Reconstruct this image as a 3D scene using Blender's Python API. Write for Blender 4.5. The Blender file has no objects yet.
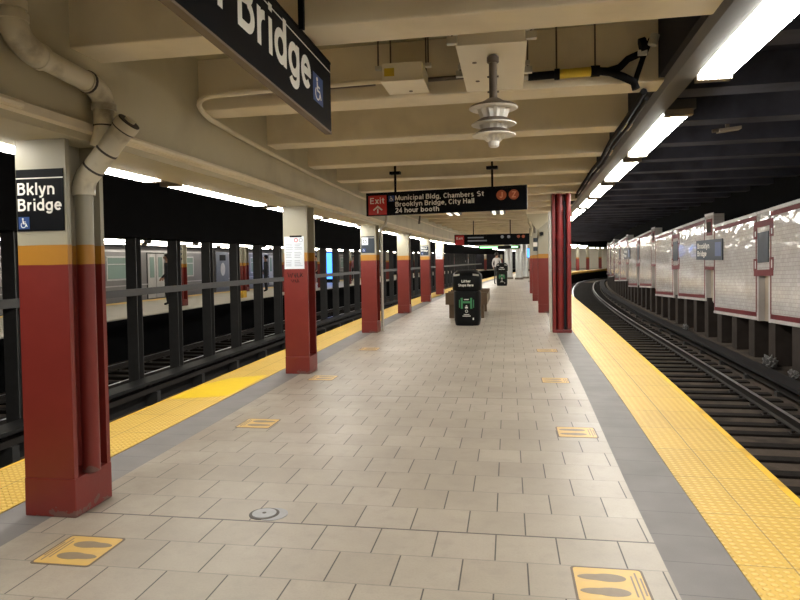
import bpy, bmesh, math, random
from mathutils import Vector, Matrix
random.seed(7)
PI = math.pi
C = bpy.context.scene.collection

# ------------------------------------------------------------------ materials
def nt(name):
    m = bpy.data.materials.new(name); m.use_nodes = True
    n = m.node_tree.nodes; l = m.node_tree.links
    return m, n, l, n['Principled BSDF']

def mat(name, col, rough=.6, metal=0., nscale=6., namt=.18, bump=.0, bscale=40., dirt=None, dirt_amt=0., dscale=1.2, spec=.5, coat=0.):
    m, n, l, b = nt(name)
    tc = n.new('ShaderNodeTexCoord')
    no = n.new('ShaderNodeTexNoise'); no.inputs['Scale'].default_value = nscale; no.inputs['Detail'].default_value = 5
    l.new(tc.outputs['Object'], no.inputs['Vector'])
    mx = n.new('ShaderNodeMix'); mx.data_type = 'RGBA'
    mx.inputs['A'].default_value = (*[c*(1-namt) for c in col], 1); mx.inputs['B'].default_value = (*[min(1, c*(1+namt)) for c in col], 1)
    l.new(no.outputs['Fac'], mx.inputs['Factor'])
    out = mx.outputs['Result']
    if dirt:
        n2 = n.new('ShaderNodeTexNoise'); n2.inputs['Scale'].default_value = dscale; n2.inputs['Detail'].default_value = 7
        l.new(tc.outputs['Object'], n2.inputs['Vector'])
        mr = n.new('ShaderNodeMapRange'); mr.inputs['From Min'].default_value = .5; mr.inputs['From Max'].default_value = .72
        mr.inputs['To Max'].default_value = dirt_amt
        l.new(n2.outputs['Fac'], mr.inputs['Value'])
        m2 = n.new('ShaderNodeMix'); m2.data_type = 'RGBA'; m2.inputs['B'].default_value = (*dirt, 1)
        l.new(out, m2.inputs['A']); l.new(mr.outputs['Result'], m2.inputs['Factor']); out = m2.outputs['Result']
    l.new(out, b.inputs['Base Color'])
    b.inputs['Roughness'].default_value = rough; b.inputs['Metallic'].default_value = metal
    b.inputs['Specular IOR Level'].default_value = spec; b.inputs['Coat Weight'].default_value = coat
    if bump:
        n3 = n.new('ShaderNodeTexNoise'); n3.inputs['Scale'].default_value = bscale; n3.inputs['Detail'].default_value = 6
        l.new(tc.outputs['Object'], n3.inputs['Vector'])
        bp = n.new('ShaderNodeBump'); bp.inputs['Strength'].default_value = bump; bp.inputs['Distance'].default_value = .01
        l.new(n3.outputs['Fac'], bp.inputs['Height']); l.new(bp.outputs['Normal'], b.inputs['Normal'])
    return m

def emit(name, col, s):
    m, n, l, b = nt(name)
    b.inputs['Base Color'].default_value = (*col, 1)
    b.inputs['Emission Color'].default_value = (*col, 1); b.inputs['Emission Strength'].default_value = s
    return m

def math_node(n, l, op, a, bv=None, clamp=False):
    k = n.new('ShaderNodeMath'); k.operation = op; k.use_clamp = clamp
    for i, v in enumerate((a, bv)):
        if v is None: continue
        if isinstance(v, (int, float)): k.inputs[i].default_value = v
        else: l.new(v, k.inputs[i])
    return k.outputs[0]

def mixc(n, l, f, a, bcol):
    k = n.new('ShaderNodeMix'); k.data_type = 'RGBA'
    l.new(f, k.inputs['Factor'])
    for nm, v in (('A', a), ('B', bcol)):
        if isinstance(v, tuple): k.inputs[nm].default_value = (*v, 1)
        else: l.new(v, k.inputs[nm])
    return k.outputs['Result']

def floor_mat():
    m, n, l, b = nt('platform_tile')
    tc = n.new('ShaderNodeTexCoord'); mp = n.new('ShaderNodeMapping')
    mp.inputs['Location'].default_value = (-.23, -.295, 0)
    l.new(tc.outputs['Object'], mp.inputs['Vector'])
    br = n.new('ShaderNodeTexBrick'); br.offset = .5
    br.inputs['Scale'].default_value = 1; br.inputs['Brick Width'].default_value = .3; br.inputs['Row Height'].default_value = .2975
    br.inputs['Mortar Size'].default_value = .0038; br.inputs['Mortar Smooth'].default_value = .2; br.inputs['Bias'].default_value = 0
    br.inputs['Color1'].default_value = (.320, .278, .226, 1); br.inputs['Color2'].default_value = (.372, .326, .270, 1)
    br.inputs['Mortar'].default_value = (.36, .32, .27, 1)
    l.new(mp.outputs['Vector'], br.inputs['Vector'])
    sx = n.new('ShaderNodeSeparateXYZ'); l.new(mp.outputs['Vector'], sx.inputs[0])
    fr = math_node(n, l, 'FRACT', math_node(n, l, 'DIVIDE', sx.outputs['Y'], .2975))
    dr = math_node(n, l, 'ABSOLUTE', math_node(n, l, 'SUBTRACT', fr, .5))
    rowm = math_node(n, l, 'GREATER_THAN', dr, .485)
    fj = math_node(n, l, 'FRACT', math_node(n, l, 'DIVIDE', math_node(n, l, 'SUBTRACT', sx.outputs['Y'], 2.975 - .01), .2975*11))
    exj = math_node(n, l, 'LESS_THAN', fj, .0035)
    w = math_node(n, l, 'MULTIPLY', br.outputs['Fac'], math_node(n, l, 'SUBTRACT', 1.0, math_node(n, l, 'MULTIPLY', rowm, .6)))
    w = math_node(n, l, 'MAXIMUM', w, math_node(n, l, 'MULTIPLY', exj, .95))
    no = n.new('ShaderNodeTexNoise'); no.inputs['Scale'].default_value = .9; no.inputs['Detail'].default_value = 8; no.inputs['Roughness'].default_value = .65
    l.new(tc.outputs['Object'], no.inputs['Vector'])
    mr = n.new('ShaderNodeMapRange'); mr.inputs['From Min'].default_value = .42; mr.inputs['From Max'].default_value = .75; mr.inputs['To Max'].default_value = .5
    l.new(no.outputs['Fac'], mr.inputs['Value'])
    c1 = mixc(n, l, mr.outputs['Result'], br.outputs['Color'], (.21, .18, .145))
    n2 = n.new('ShaderNodeTexNoise'); n2.inputs['Scale'].default_value = 90; n2.inputs['Detail'].default_value = 3
    l.new(tc.outputs['Object'], n2.inputs['Vector'])
    mr2 = n.new('ShaderNodeMapRange'); mr2.inputs['From Min'].default_value = .45; mr2.inputs['From Max'].default_value = .8; mr2.inputs['To Max'].default_value = .35
    l.new(n2.outputs['Fac'], mr2.inputs['Value'])
    c2 = mixc(n, l, mr2.outputs['Result'], c1, (.25, .215, .175))
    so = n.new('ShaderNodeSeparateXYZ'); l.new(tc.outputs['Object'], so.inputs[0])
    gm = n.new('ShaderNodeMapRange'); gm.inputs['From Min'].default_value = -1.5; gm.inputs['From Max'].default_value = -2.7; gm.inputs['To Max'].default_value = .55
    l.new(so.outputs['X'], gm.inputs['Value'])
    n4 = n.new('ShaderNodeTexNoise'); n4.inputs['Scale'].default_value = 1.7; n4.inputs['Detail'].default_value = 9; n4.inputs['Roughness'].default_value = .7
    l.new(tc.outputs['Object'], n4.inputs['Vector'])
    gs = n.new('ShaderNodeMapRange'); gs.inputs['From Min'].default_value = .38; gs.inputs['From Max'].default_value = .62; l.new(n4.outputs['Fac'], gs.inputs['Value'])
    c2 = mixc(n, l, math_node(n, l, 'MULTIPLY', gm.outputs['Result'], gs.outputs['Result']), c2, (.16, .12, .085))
    n5 = n.new('ShaderNodeTexNoise'); n5.inputs['Scale'].default_value = 11; n5.inputs['Detail'].default_value = 6; l.new(tc.outputs['Object'], n5.inputs['Vector'])
    g5 = n.new('ShaderNodeMapRange'); g5.inputs['From Min'].default_value = .52; g5.inputs['From Max'].default_value = .7; g5.inputs['To Max'].default_value = .3; l.new(n5.outputs['Fac'], g5.inputs['Value'])
    c2 = mixc(n, l, g5.outputs['Result'], c2, (.24, .21, .175))
    c3 = mixc(n, l, w, c2, (.06, .05, .045))
    l.new(c3, b.inputs['Base Color'])
    mr3 = n.new('ShaderNodeMapRange'); mr3.inputs['To Min'].default_value = .30; mr3.inputs['To Max'].default_value = .55; b.inputs['Specular IOR Level'].default_value = .35
    l.new(no.outputs['Fac'], mr3.inputs['Value']); l.new(mr3.outputs['Result'], b.inputs['Roughness'])
    bp = n.new('ShaderNodeBump'); bp.inputs['Strength'].default_value = .35; bp.inputs['Distance'].default_value = .004; bp.invert = True
    hh = math_node(n, l, 'ADD', w, math_node(n, l, 'MULTIPLY', n2.outputs['Fac'], .25))
    l.new(hh, bp.inputs['Height']); l.new(bp.outputs['Normal'], b.inputs['Normal'])
    return m

def tactile_mat(name, mid):
    # UV: x = offset across (m), y = length along (m)
    m, n, l, b = nt(name)
    tc = n.new('ShaderNodeTexCoord'); sx = n.new('ShaderNodeSeparateXYZ'); l.new(tc.outputs['UV'], sx.inputs[0])
    u = sx.outputs['X']; v = sx.outputs['Y']
    fu = math_node(n, l, 'SUBTRACT', math_node(n, l, 'FRACT', math_node(n, l, 'DIVIDE', u, .044)), .5)
    fv = math_node(n, l, 'SUBTRACT', math_node(n, l, 'FRACT', math_node(n, l, 'DIVIDE', v, .044)), .5)
    d = math_node(n, l, 'SQRT', math_node(n, l, 'ADD', math_node(n, l, 'MULTIPLY', fu, fu), math_node(n, l, 'MULTIPLY', fv, fv)))
    mr = n.new('ShaderNodeMapRange'); mr.interpolation_type = 'SMOOTHSTEP'
    mr.inputs['From Min'].default_value = .38; mr.inputs['From Max'].default_value = .2
    l.new(d, mr.inputs['Value']); dome = mr.outputs['Result']
    ju = math_node(n, l, 'LESS_THAN', math_node(n, l, 'ABSOLUTE', math_node(n, l, 'SUBTRACT', u, mid)), .004)
    jv = math_node(n, l, 'LESS_THAN', math_node(n, l, 'FRACT', math_node(n, l, 'DIVIDE', v, .61)), .011)
    jj = math_node(n, l, 'MAXIMUM', ju, jv)
    no = n.new('ShaderNodeTexNoise'); no.inputs['Scale'].default_value = 2.5; no.inputs['Detail'].default_value = 6
    l.new(tc.outputs['Object'], no.inputs['Vector'])
    wn = n.new('ShaderNodeTexWhiteNoise'); wn.noise_dimensions = '2D'
    cb = n.new('ShaderNodeCombineXYZ')
    l.new(math_node(n, l, 'FLOOR', math_node(n, l, 'DIVIDE', math_node(n, l, 'SUBTRACT', u, mid), 3.)), cb.inputs[0])
    l.new(math_node(n, l, 'FLOOR', math_node(n, l, 'DIVIDE', v, .61)), cb.inputs[1]); l.new(cb.outputs[0], wn.inputs['Vector'])
    c0 = mixc(n, l, no.outputs['Fac'], (.50, .30, .045), (.66, .43, .09))
    c1 = mixc(n, l, math_node(n, l, 'MULTIPLY', wn.outputs['Value'], .45), c0, (.66, .42, .07))
    c2 = mixc(n, l, math_node(n, l, 'MULTIPLY', dome, .5), c1, (.85, .64, .22))  # paler colour on the domes imitates the specular glint of raised dots
    c3 = mixc(n, l, math_node(n, l, 'MULTIPLY', jj, .7), c2, (.22, .13, .04))
    l.new(c3, b.inputs['Base Color']); b.inputs['Roughness'].default_value = .5
    bp = n.new('ShaderNodeBump'); bp.inputs['Strength'].default_value = 1.; bp.inputs['Distance'].default_value = .009
    l.new(math_node(n, l, 'SUBTRACT', dome, jj), bp.inputs['Height']); l.new(bp.outputs['Normal'], b.inputs['Normal'])
    return m

def border_mat():
    m, n, l, b = nt('grey_border_stone')
    tc = n.new('ShaderNodeTexCoord'); sx = n.new('ShaderNodeSeparateXYZ'); l.new(tc.outputs['UV'], sx.inputs[0])
    jv = math_node(n, l, 'LESS_THAN', math_node(n, l, 'FRACT', math_node(n, l, 'DIVIDE', sx.outputs['Y'], .305)), .014)
    no = n.new('ShaderNodeTexNoise'); no.inputs['Scale'].default_value = 3; no.inputs['Detail'].default_value = 9
    l.new(tc.outputs['Object'], no.inputs['Vector'])
    c = mixc(n, l, no.outputs['Fac'], (.10, .091, .087), (.225, .206, .196))
    n2 = n.new('ShaderNodeTexNoise'); n2.inputs['Scale'].default_value = 120
    l.new(tc.outputs['Object'], n2.inputs['Vector'])
    c = mixc(n, l, math_node(n, l, 'MULTIPLY', n2.outputs['Fac'], .4), c, (.21, .205, .20))
    c = mixc(n, l, math_node(n, l, 'MULTIPLY', jv, .75), c, (.06, .06, .06))
    l.new(c, b.inputs['Base Color']); b.inputs['Roughness'].default_value = .6; b.inputs['Specular IOR Level'].default_value = .3
    return m

def wall_tile_mat():
    m, n, l, b = nt('white_glazed_tile')
    tc = n.new('ShaderNodeTexCoord')
    br = n.new('ShaderNodeTexBrick'); br.offset = .5
    br.inputs['Scale'].default_value = 1; br.inputs['Brick Width'].default_value = .152; br.inputs['Row Height'].default_value = .076
    br.inputs['Mortar Size'].default_value = .0025
    br.inputs['Color1'].default_value = (.57, .54, .515, 1); br.inputs['Color2'].default_value = (.65, .62, .60, 1); br.inputs['Mortar'].default_value = (.33, .29, .27, 1)
    l.new(tc.outputs['UV'], br.inputs['Vector'])
    no = n.new('ShaderNodeTexNoise'); no.inputs['Scale'].default_value = 1.1; no.inputs['Detail'].default_value = 8
    l.new(tc.outputs['Object'], no.inputs['Vector'])
    mr = n.new('ShaderNodeMapRange'); mr.inputs['From Min'].default_value = .52; mr.inputs['From Max'].default_value = .8; mr.inputs['To Max'].default_value = .55
    l.new(no.outputs['Fac'], mr.inputs['Value'])
    c = mixc(n, l, mr.outputs['Result'], br.outputs['Color'], (.42, .36, .31))
    l.new(c, b.inputs['Base Color']); b.inputs['Roughness'].default_value = .07
    sx = n.new('ShaderNodeSeparateXYZ'); l.new(tc.outputs['UV'], sx.inputs[0])
    row = math_node(n, l, 'FLOOR', math_node(n, l, 'DIVIDE', sx.outputs['Y'], .076))
    colm = math_node(n, l, 'FLOOR', math_node(n, l, 'ADD', math_node(n, l, 'DIVIDE', sx.outputs['X'], .152), math_node(n, l, 'MULTIPLY', row, .5)))
    cb = n.new('ShaderNodeCombineXYZ'); l.new(row, cb.inputs[0]); l.new(colm, cb.inputs[1])
    wn = n.new('ShaderNodeTexWhiteNoise'); wn.noise_dimensions = '2D'; l.new(cb.outputs[0], wn.inputs['Vector'])
    v1 = n.new('ShaderNodeVectorMath'); v1.operation = 'SUBTRACT'; l.new(wn.outputs['Color'], v1.inputs[0]); v1.inputs[1].default_value = (.5, .5, .5)
    v2 = n.new('ShaderNodeVectorMath'); v2.operation = 'SCALE'; l.new(v1.outputs[0], v2.inputs[0]); v2.inputs['Scale'].default_value = .055
    ge = n.new('ShaderNodeNewGeometry'); v3 = n.new('ShaderNodeVectorMath'); v3.operation = 'ADD'; l.new(ge.outputs['Normal'], v3.inputs[0]); l.new(v2.outputs[0], v3.inputs[1])
    v4 = n.new('ShaderNodeVectorMath'); v4.operation = 'NORMALIZE'; l.new(v3.outputs[0], v4.inputs[0])
    bp = n.new('ShaderNodeBump'); bp.invert = True; bp.inputs['Strength'].default_value = .3; bp.inputs['Distance'].default_value = .004
    l.new(br.outputs['Fac'], bp.inputs['Height']); l.new(v4.outputs[0], bp.inputs['Normal']); l.new(bp.outputs['Normal'], b.inputs['Normal'])
    return m

def column_mat(name, z_red, z_orange, orange=True, cream=(.36, .335, .255)):
    # paint bands of the columns (by height on the column itself)
    m, n, l, b = nt(name)
    tc = n.new('ShaderNodeTexCoord'); sx = n.new('ShaderNodeSeparateXYZ'); l.new(tc.outputs['Object'], sx.inputs[0])
    no = n.new('ShaderNodeTexNoise'); no.inputs['Scale'].default_value = 5; no.inputs['Detail'].default_value = 6
    l.new(tc.outputs['Object'], no.inputs['Vector'])
    wob = math_node(n, l, 'ADD', sx.outputs['Z'], math_node(n, l, 'MULTIPLY', math_node(n, l, 'SUBTRACT', no.outputs['Fac'], .5), .012))
    red = mixc(n, l, no.outputs['Fac'], (.15, .017, .013), (.205, .026, .02))
    crm = mixc(n, l, no.outputs['Fac'], tuple(c*.9 for c in cream), cream)
    f1 = math_node(n, l, 'GREATER_THAN', wob, z_red); f2 = math_node(n, l, 'GREATER_THAN', wob, z_orange if orange else z_red)
    c = mixc(n, l, f1, red, (.40, .185, .022)); c = mixc(n, l, f2, c, crm)
    n2 = n.new('ShaderNodeTexNoise'); n2.inputs['Scale'].default_value = 14; n2.inputs['Detail'].default_value = 8
    l.new(tc.outputs['Object'], n2.inputs['Vector'])
    low = n.new('ShaderNodeMapRange'); low.inputs['From Min'].default_value = .12; low.inputs['From Max'].default_value = 0; low.inputs['To Max'].default_value = .35
    l.new(sx.outputs['Z'], low.inputs['Value'])
    chip = math_node(n, l, 'GREATER_THAN', math_node(n, l, 'ADD', n2.outputs['Fac'], low.outputs['Result']), .82)
    c = mixc(n, l, math_node(n, l, 'MULTIPLY', chip, .7), c, (.14, .10, .085))
    l.new(c, b.inputs['Base Color']); b.inputs['Roughness'].default_value = .38
    bp = n.new('ShaderNodeBump'); bp.inputs['Strength'].default_value = .15; bp.inputs['Distance'].default_value = .01
    l.new(n2.outputs['Fac'], bp.inputs['Height']); l.new(bp.outputs['Normal'], b.inputs['Normal'])
    return m

M = {}
M['floor'] = floor_mat(); M['border'] = border_mat()
M['tactile_right'] = tactile_mat('tactile_yellow_right', -.335); M['tactile_left'] = tactile_mat('tactile_yellow_left', .32)
M['edge_yellow'] = mat('edge_yellow', (.80, .47, .03), .5, nscale=10, namt=.2, dirt=(.25, .15, .05), dirt_amt=.6, dscale=3)
M['fresh_yellow'] = mat('fresh_yellow', (.74, .50, .015), .45, nscale=10, namt=.08)
M['walltile'] = wall_tile_mat()
M['maroon'] = mat('maroon_tile', (.15, .018, .022), .5, nscale=15, namt=.3, spec=.15)
M['walltrim'] = mat('wall_trim_white', (.54, .51, .49), .35, nscale=5, namt=.15, dirt=(.3, .25, .2), dirt_amt=.5)
M['niche'] = mat('niche_tan', (.42, .35, .27), .6, nscale=4, namt=.3, dirt=(.15, .1, .07), dirt_amt=.6)
M['concrete_dark'] = mat('dark_concrete', (.035, .034, .04), .85, nscale=3, namt=.4, bump=.4, bscale=12, spec=.15)
M['pier'] = mat('sooty_pier', (.042, .033, .028), .85, nscale=4, namt=.4, bump=.3, bscale=15, spec=.15)
M['soot'] = mat('soot_black', (.006, .006, .0065), .9, nscale=3, namt=.3, spec=.05)
M['tunnel_roof'] = mat('tunnel_roof', (.026, .027, .040), .85, nscale=2, namt=.5, dirt=(.02, .02, .025), dirt_amt=.8, bump=.3, bscale=10, spec=.15)
M['tunnel_beam'] = mat('tunnel_beam', (.062, .064, .084), .8, nscale=2.5, namt=.4, dirt=(.02, .02, .025), dirt_amt=.9, bump=.3, bscale=10, spec=.15)
M['trackbed'] = mat('trackbed_dirt', (.085, .066, .052), .95, nscale=5, namt=.5, bump=.8, bscale=25, dirt=(.02, .018, .016), dirt_amt=.8, dscale=1.5, spec=.15)
M['tie'] = mat('creosote_timber', (.014, .011, .009), .85, nscale=8, namt=.5, bump=.6, bscale=20, spec=.15)
M['rail_side'] = mat('rail_rust', (.025, .02, .017), .6, .3, nscale=10, namt=.3)
M['rail_top'] = mat('rail_shine', (.55, .55, .56), .3, 1., nscale=10, namt=.1)
M['steel_black'] = mat('black_painted_steel', (.042, .041, .040), .45, nscale=8, namt=.35, spec=.5)
M['cover'] = mat('cover_board', (.022, .021, .021), .55, nscale=6, namt=.4, spec=.15)
M['cream'] = mat('cream_paint', (.54, .49, .345), .5, nscale=2.2, namt=.10, bump=.12, bscale=9, dirt=(.30, .245, .16), dirt_amt=.45, dscale=1.6)
M['ceil'] = mat('ceiling_paint', (.42, .38, .235), .6, nscale=2.2, namt=.12, bump=.12, bscale=9, dirt=(.25, .2, .13), dirt_amt=.5, dscale=1.6)
M['cream_light'] = mat('cream_beam', (.82, .735, .565), .5, nscale=2., namt=.08, bump=.1, bscale=9, dirt=(.40, .33, .23), dirt_amt=.4, dscale=2)
M['pipe_cream'] = mat('cream_pipe', (.70, .645, .50), .35, nscale=4, namt=.12, dirt=(.2, .16, .1), dirt_amt=.8, dscale=6)
M['pipe_band'] = mat('pipe_dark_joint', (.06, .05, .04), .6)
M['grey_channel'] = mat('grey_channel', (.085, .08, .072), .45, .2, nscale=5, namt=.2)
M['girder_dark'] = mat('girder_soot', (.02, .02, .026), .75, nscale=4, namt=.4, dirt=(.015, .015, .02), dirt_amt=.8, spec=.15)
M['black_plate'] = mat('sign_black', (.005, .0055, .007), .45, nscale=10, namt=.1, spec=.08)
M['sign_edge'] = mat('sign_edge_bronze', (.16, .12, .085), .4, .2)
M['white'] = mat('white_vinyl', (.82, .80, .74), .5, namt=.04)
M['sign_red'] = mat('sign_red', (.52, .025, .025), .4, namt=.05)
M['sign_blue'] = mat('sign_blue', (.018, .055, .20), .4, namt=.05)
M['bullet_brown'] = mat('bullet_brown', (.36, .085, .035), .4, namt=.05)
M['bullet_letter'] = mat('bullet_letter', (.70, .32, .18), .5, namt=.05)
M['box_white'] = mat('box_white_paint', (.90, .84, .70), .45, nscale=3, namt=.06)
M['galv'] = mat('galvanised', (.60, .58, .52), .35, .5, nscale=30, namt=.15)
M['iron'] = mat('brown_iron', (.14, .11, .085), .55, .3, nscale=12, namt=.3)
M['shade_white'] = mat('shade_white', (.88, .85, .78), .4, nscale=8, namt=.08, dirt=(.4, .33, .24), dirt_amt=.5, dscale=6)
M['cable'] = mat('black_rubber', (.006, .006, .007), .8, nscale=10, namt=.2, spec=.15)
M['tag_yellow'] = mat('tag_yellow', (.72, .52, .04), .5, namt=.1)
M['bin_black'] = mat('bin_black', (.007, .0075, .008), .42, nscale=10, namt=.2, spec=.15)
M['bin_green'] = mat('bin_green', (.05, .24, .10), .5, namt=.1)
M['wood'] = mat('bench_wood', (.11, .068, .036), .45, nscale=7, namt=.35, bump=.2, bscale=18)
M['wood_light'] = mat('bench_wood_worn', (.17, .11, .06), .45, nscale=7, namt=.3, bump=.2, bscale=18)
M['sticker'] = mat('sticker_yellow', (.58, .37, .10), .45, nscale=12, namt=.12, dirt=(.45, .3, .14), dirt_amt=.6, dscale=9)
M['sticker_brown'] = mat('sticker_print', (.22, .17, .11), .5, nscale=20, namt=.2)
M['sticker_edge'] = mat('sticker_edge', (.12, .085, .06), .5)
M['steel_disc'] = mat('brushed_steel', (.30, .30, .31), .45, .6, nscale=20, namt=.15)
M['train'] = mat('stainless', (.20, .19, .19), .42, .5, nscale=2, namt=.12)
M['train_band'] = mat('stainless_bright', (.46, .45, .44), .35, .4)
M['train_roof'] = mat('train_roof', (.045, .045, .048), .6)
M['train_glass'] = mat('train_glass', (.12, .17, .15), .12, nscale=5, namt=.3)
M['train_glass_lit'] = emit('train_glass_lit', (.10, .14, .115), .25)
M['train_blue'] = mat('train_end_grey', (.13, .145, .17), .4, .4)
M['rubber'] = mat('rubber_black', (.012, .012, .012), .7, spec=.15)
M['poster'] = mat('poster_white', (.70, .76, .84), .5, nscale=14, namt=.06)
M['print_grey'] = mat('print_grey', (.34, .38, .46), .6)
M['graffiti'] = mat('marker_ink', (.03, .01, .01), .6)
M['red_pipe'] = mat('red_painted_pipe', (.19, .016, .016), .35, nscale=6, namt=.25, dirt=(.08, .02, .02), dirt_amt=.7, dscale=4)
M['gale_plate'] = mat('enamel_slate', (.035, .045, .06), .45, nscale=8, namt=.2, spec=.2)
M['pillar_grey'] = mat('steel_clad', (.42, .42, .41), .35, .6, nscale=4, namt=.2)
M['lamp'] = emit('lamp_diffuser', (1., .965, .89), 26.)
M['lamp_left'] = emit('lamp_diffuser_left', (1., .965, .89), 20.)
M['lamp_far'] = emit('far_lamp_diffuser', (1., .93, .80), 15.)
M['green_led'] = emit('green_led', (.25, .9, .3), 2.0)
M['blue_screen'] = emit('blue_screen', (.06, .26, .95), 1.6)
M['plastic_bag'] = mat('plastic_bag', (.12, .115, .11), .35, nscale=15, namt=.4)
M['far_floor'] = mat('far_platform_floor', (.50, .45, .36), .5, nscale=2, namt=.12)
M['far_yellow'] = mat('far_platform_yellow', (.78, .52, .14), .5, nscale=4, namt=.15)
M['skin'] = mat('skin', (.42, .24, .16), .5); M['hair'] = mat('hair_dark', (.02, .015, .012), .6)
M['cloth_dark'] = mat('cloth_dark', (.018, .019, .024), .8); M['cloth_white'] = mat('cloth_white', (.62, .60, .60), .8); M['cloth_pink'] = mat('cloth_pink', (.50, .20, .24), .8); M['cloth_grey'] = mat('cloth_grey', (.16, .15, .15), .8)
M['bracket_tan'] = mat('bracket_tan', (.30, .25, .19), .6, nscale=8, namt=.3)
COL = {'a': column_mat('column_paint', 1.43, 1.54), 'tall': column_mat('column_paint_tall', 1.42, 1.53), 'far': column_mat('column_paint_far', 1.30, 1.42)}

# ------------------------------------------------------------------ mesh helpers
class MB:
    def __init__(s): s.bm = bmesh.new(); s.uv = s.bm.loops.layers.uv.new('UVMap')
    def face(s, pts, uvs=None):
        f = s.bm.faces.new([s.bm.verts.new(p) for p in pts])
        if uvs:
            for lp, q in zip(f.loops, uvs): lp[s.uv].uv = q
        return f
    def hexa(s, P):   # P: 8 points, bottom ring 0-3, top ring 4-7
        v = [s.bm.verts.new(p) for p in P]
        for q in ((3, 2, 1, 0), (4, 5, 6, 7), (0, 1, 5, 4), (1, 2, 6, 5), (2, 3, 7, 6), (3, 0, 4, 7)):
            s.bm.faces.new([v[i] for i in q])
        return s
    def box(s, x0, x1, y0, y1, z0, z1):
        return s.hexa([(x0, y0, z0), (x1, y0, z0), (x1, y1, z0), (x0, y1, z0), (x0, y0, z1), (x1, y0, z1), (x1, y1, z1), (x0, y1, z1)])
    def frame(s, o, r, u, nrm):  # returns function mapping (a,b,c) -> o + a r + b u + c n
        o, r, u, nrm = map(Vector, (o, r, u, nrm))
        return lambda a, b, c=0.: o + r*a + u*b + nrm*c
    def plate(s, F, a0, a1, b0, b1, c0, c1):
        return s.hexa([F(a0, b0, c0), F(a1, b0, c0), F(a1, b1, c0), F(a0, b1, c0), F(a0, b0, c1), F(a1, b0, c1), F(a1, b1, c1), F(a0, b1, c1)])
    def prism(s, poly, F, c0, c1):
        a = [s.bm.verts.new(F(p[0], p[1], c0)) for p in poly]; b = [s.bm.verts.new(F(p[0], p[1], c1)) for p in poly]
        s.bm.faces.new(a[::-1]); s.bm.faces.new(b)
        for i in range(len(poly)):
            j = (i+1) % len(poly); s.bm.faces.new([a[i], a[j], b[j], b[i]])
        return s
    def tube(s, pts, r, seg=10, cap=True):
        pts = [Vector(p) for p in pts]; rings = []
        rs = r if isinstance(r, (list, tuple)) else [r]*len(pts)
        up = None
        for i, p in enumerate(pts):
            t = (pts[min(i+1, len(pts)-1)] - pts[max(i-1, 0)]).normalized()
            if up is None:
                up = Vector((0, 0, 1)) if abs(t.z) < .9 else Vector((0, 1, 0))
            a = t.cross(up)
            if a.length < 1e-4: a = t.cross(Vector((1, 0, 0)))
            a.normalize(); b = a.cross(t).normalized(); up = b
            rings.append([s.bm.verts.new(p + (a*math.cos(k*2*PI/seg) + b*math.sin(k*2*PI/seg))*rs[i]) for k in range(seg)])
        for A, B in zip(rings, rings[1:]):
            for k in range(seg): s.bm.faces.new([A[k], A[(k+1) % seg], B[(k+1) % seg], B[k]])
        if cap: s.bm.faces.new(rings[0][::-1]); s.bm.faces.new(rings[-1])
        return s
    def cyl(s, a, b, r, seg=14): return s.tube([a, b], r, seg)
    def lathe(s, prof, c=(0, 0, 0), seg=24, sup=2.0):   # sup>2: squared-off plan
        c = Vector(c); rings = []
        for r, z in prof:
            ring = []
            for k in range(seg):
                t = 2*PI*k/seg; cx, sy = math.cos(t), math.sin(t)
                q = (abs(cx)**sup + abs(sy)**sup)**(-1/sup)
                ring.append(s.bm.verts.new(c + Vector((r*q*cx, r*q*sy, z))))
            rings.append(ring)
        for A, B in zip(rings, rings[1:]):
            for k in range(seg): s.bm.faces.new([A[k], A[(k+1) % seg], B[(k+1) % seg], B[k]])
        s.bm.faces.new(rings[0][::-1]); s.bm.faces.new(rings[-1])
        return s
    def sweep(s, fn, prof, y0, y1, step=1., closed=True, caps=True):
        # prof: list of (offset, z); fn(y, off) -> x, y  ; UV = (offset, length) on flat faces, (length, z) on standing ones
        ny = max(1, int(round((y1-y0)/step))); rings = []; ln = 0.; prev = None; lens = []
        for i in range(ny+1):
            y = y0 + (y1-y0)*i/ny
            q = fn(y, 0.)
            if prev: ln += math.hypot(q[0]-prev[0], q[1]-prev[1])
            prev = q; lens.append(ln + y0)
            rings.append([s.bm.verts.new((*fn(y, o(y) if callable(o) else o), z)) for o, z in prof])
        n = len(prof); rng = range(n if closed else n-1)
        ov = [(o(y0) if callable(o) else o) for o, z in prof]
        for i in range(ny):
            for k in rng:
                j = (k+1) % n
                f = s.bm.faces.new([rings[i][k], rings[i][j], rings[i+1][j], rings[i+1][k]])
                standing = abs(prof[k][1]-prof[j][1]) > abs(ov[k]-ov[j])
                for lp, (kk, ii) in zip(f.loops, ((k, i), (j, i), (j, i+1), (k, i+1))):
                    lp[s.uv].uv = (lens[ii], prof[kk][1]) if standing else (ov[kk], lens[ii])
        if closed and caps:
            s.bm.faces.new(rings[0]); s.bm.faces.new(rings[-1][::-1])
        return s
    def build(s, name, m, parent=None, smooth=False, org=None, bevel=0.):
        bmesh.ops.recalc_face_normals(s.bm, faces=s.bm.faces)
        if bevel:
            bmesh.ops.bevel(s.bm, geom=[e for e in s.bm.edges if len(e.link_faces) == 2 and e.calc_face_angle(0) > .6], offset=bevel, segments=2, affect='EDGES', profile=.6)
        if org is not None: bmesh.ops.translate(s.bm, verts=s.bm.verts, vec=-Vector(org))
        me = bpy.data.meshes.new(name); s.bm.to_mesh(me); s.bm.free()
        if smooth:
            for p in me.polygons: p.use_smooth = True
            me.set_sharp_from_angle(angle=.7)
        me.materials.append(M[m] if isinstance(m, str) else m)
        o = bpy.data.objects.new(name, me); C.objects.link(o)
        if org is not None: o.location = org
        if parent: o.parent = parent
        return o

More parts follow.
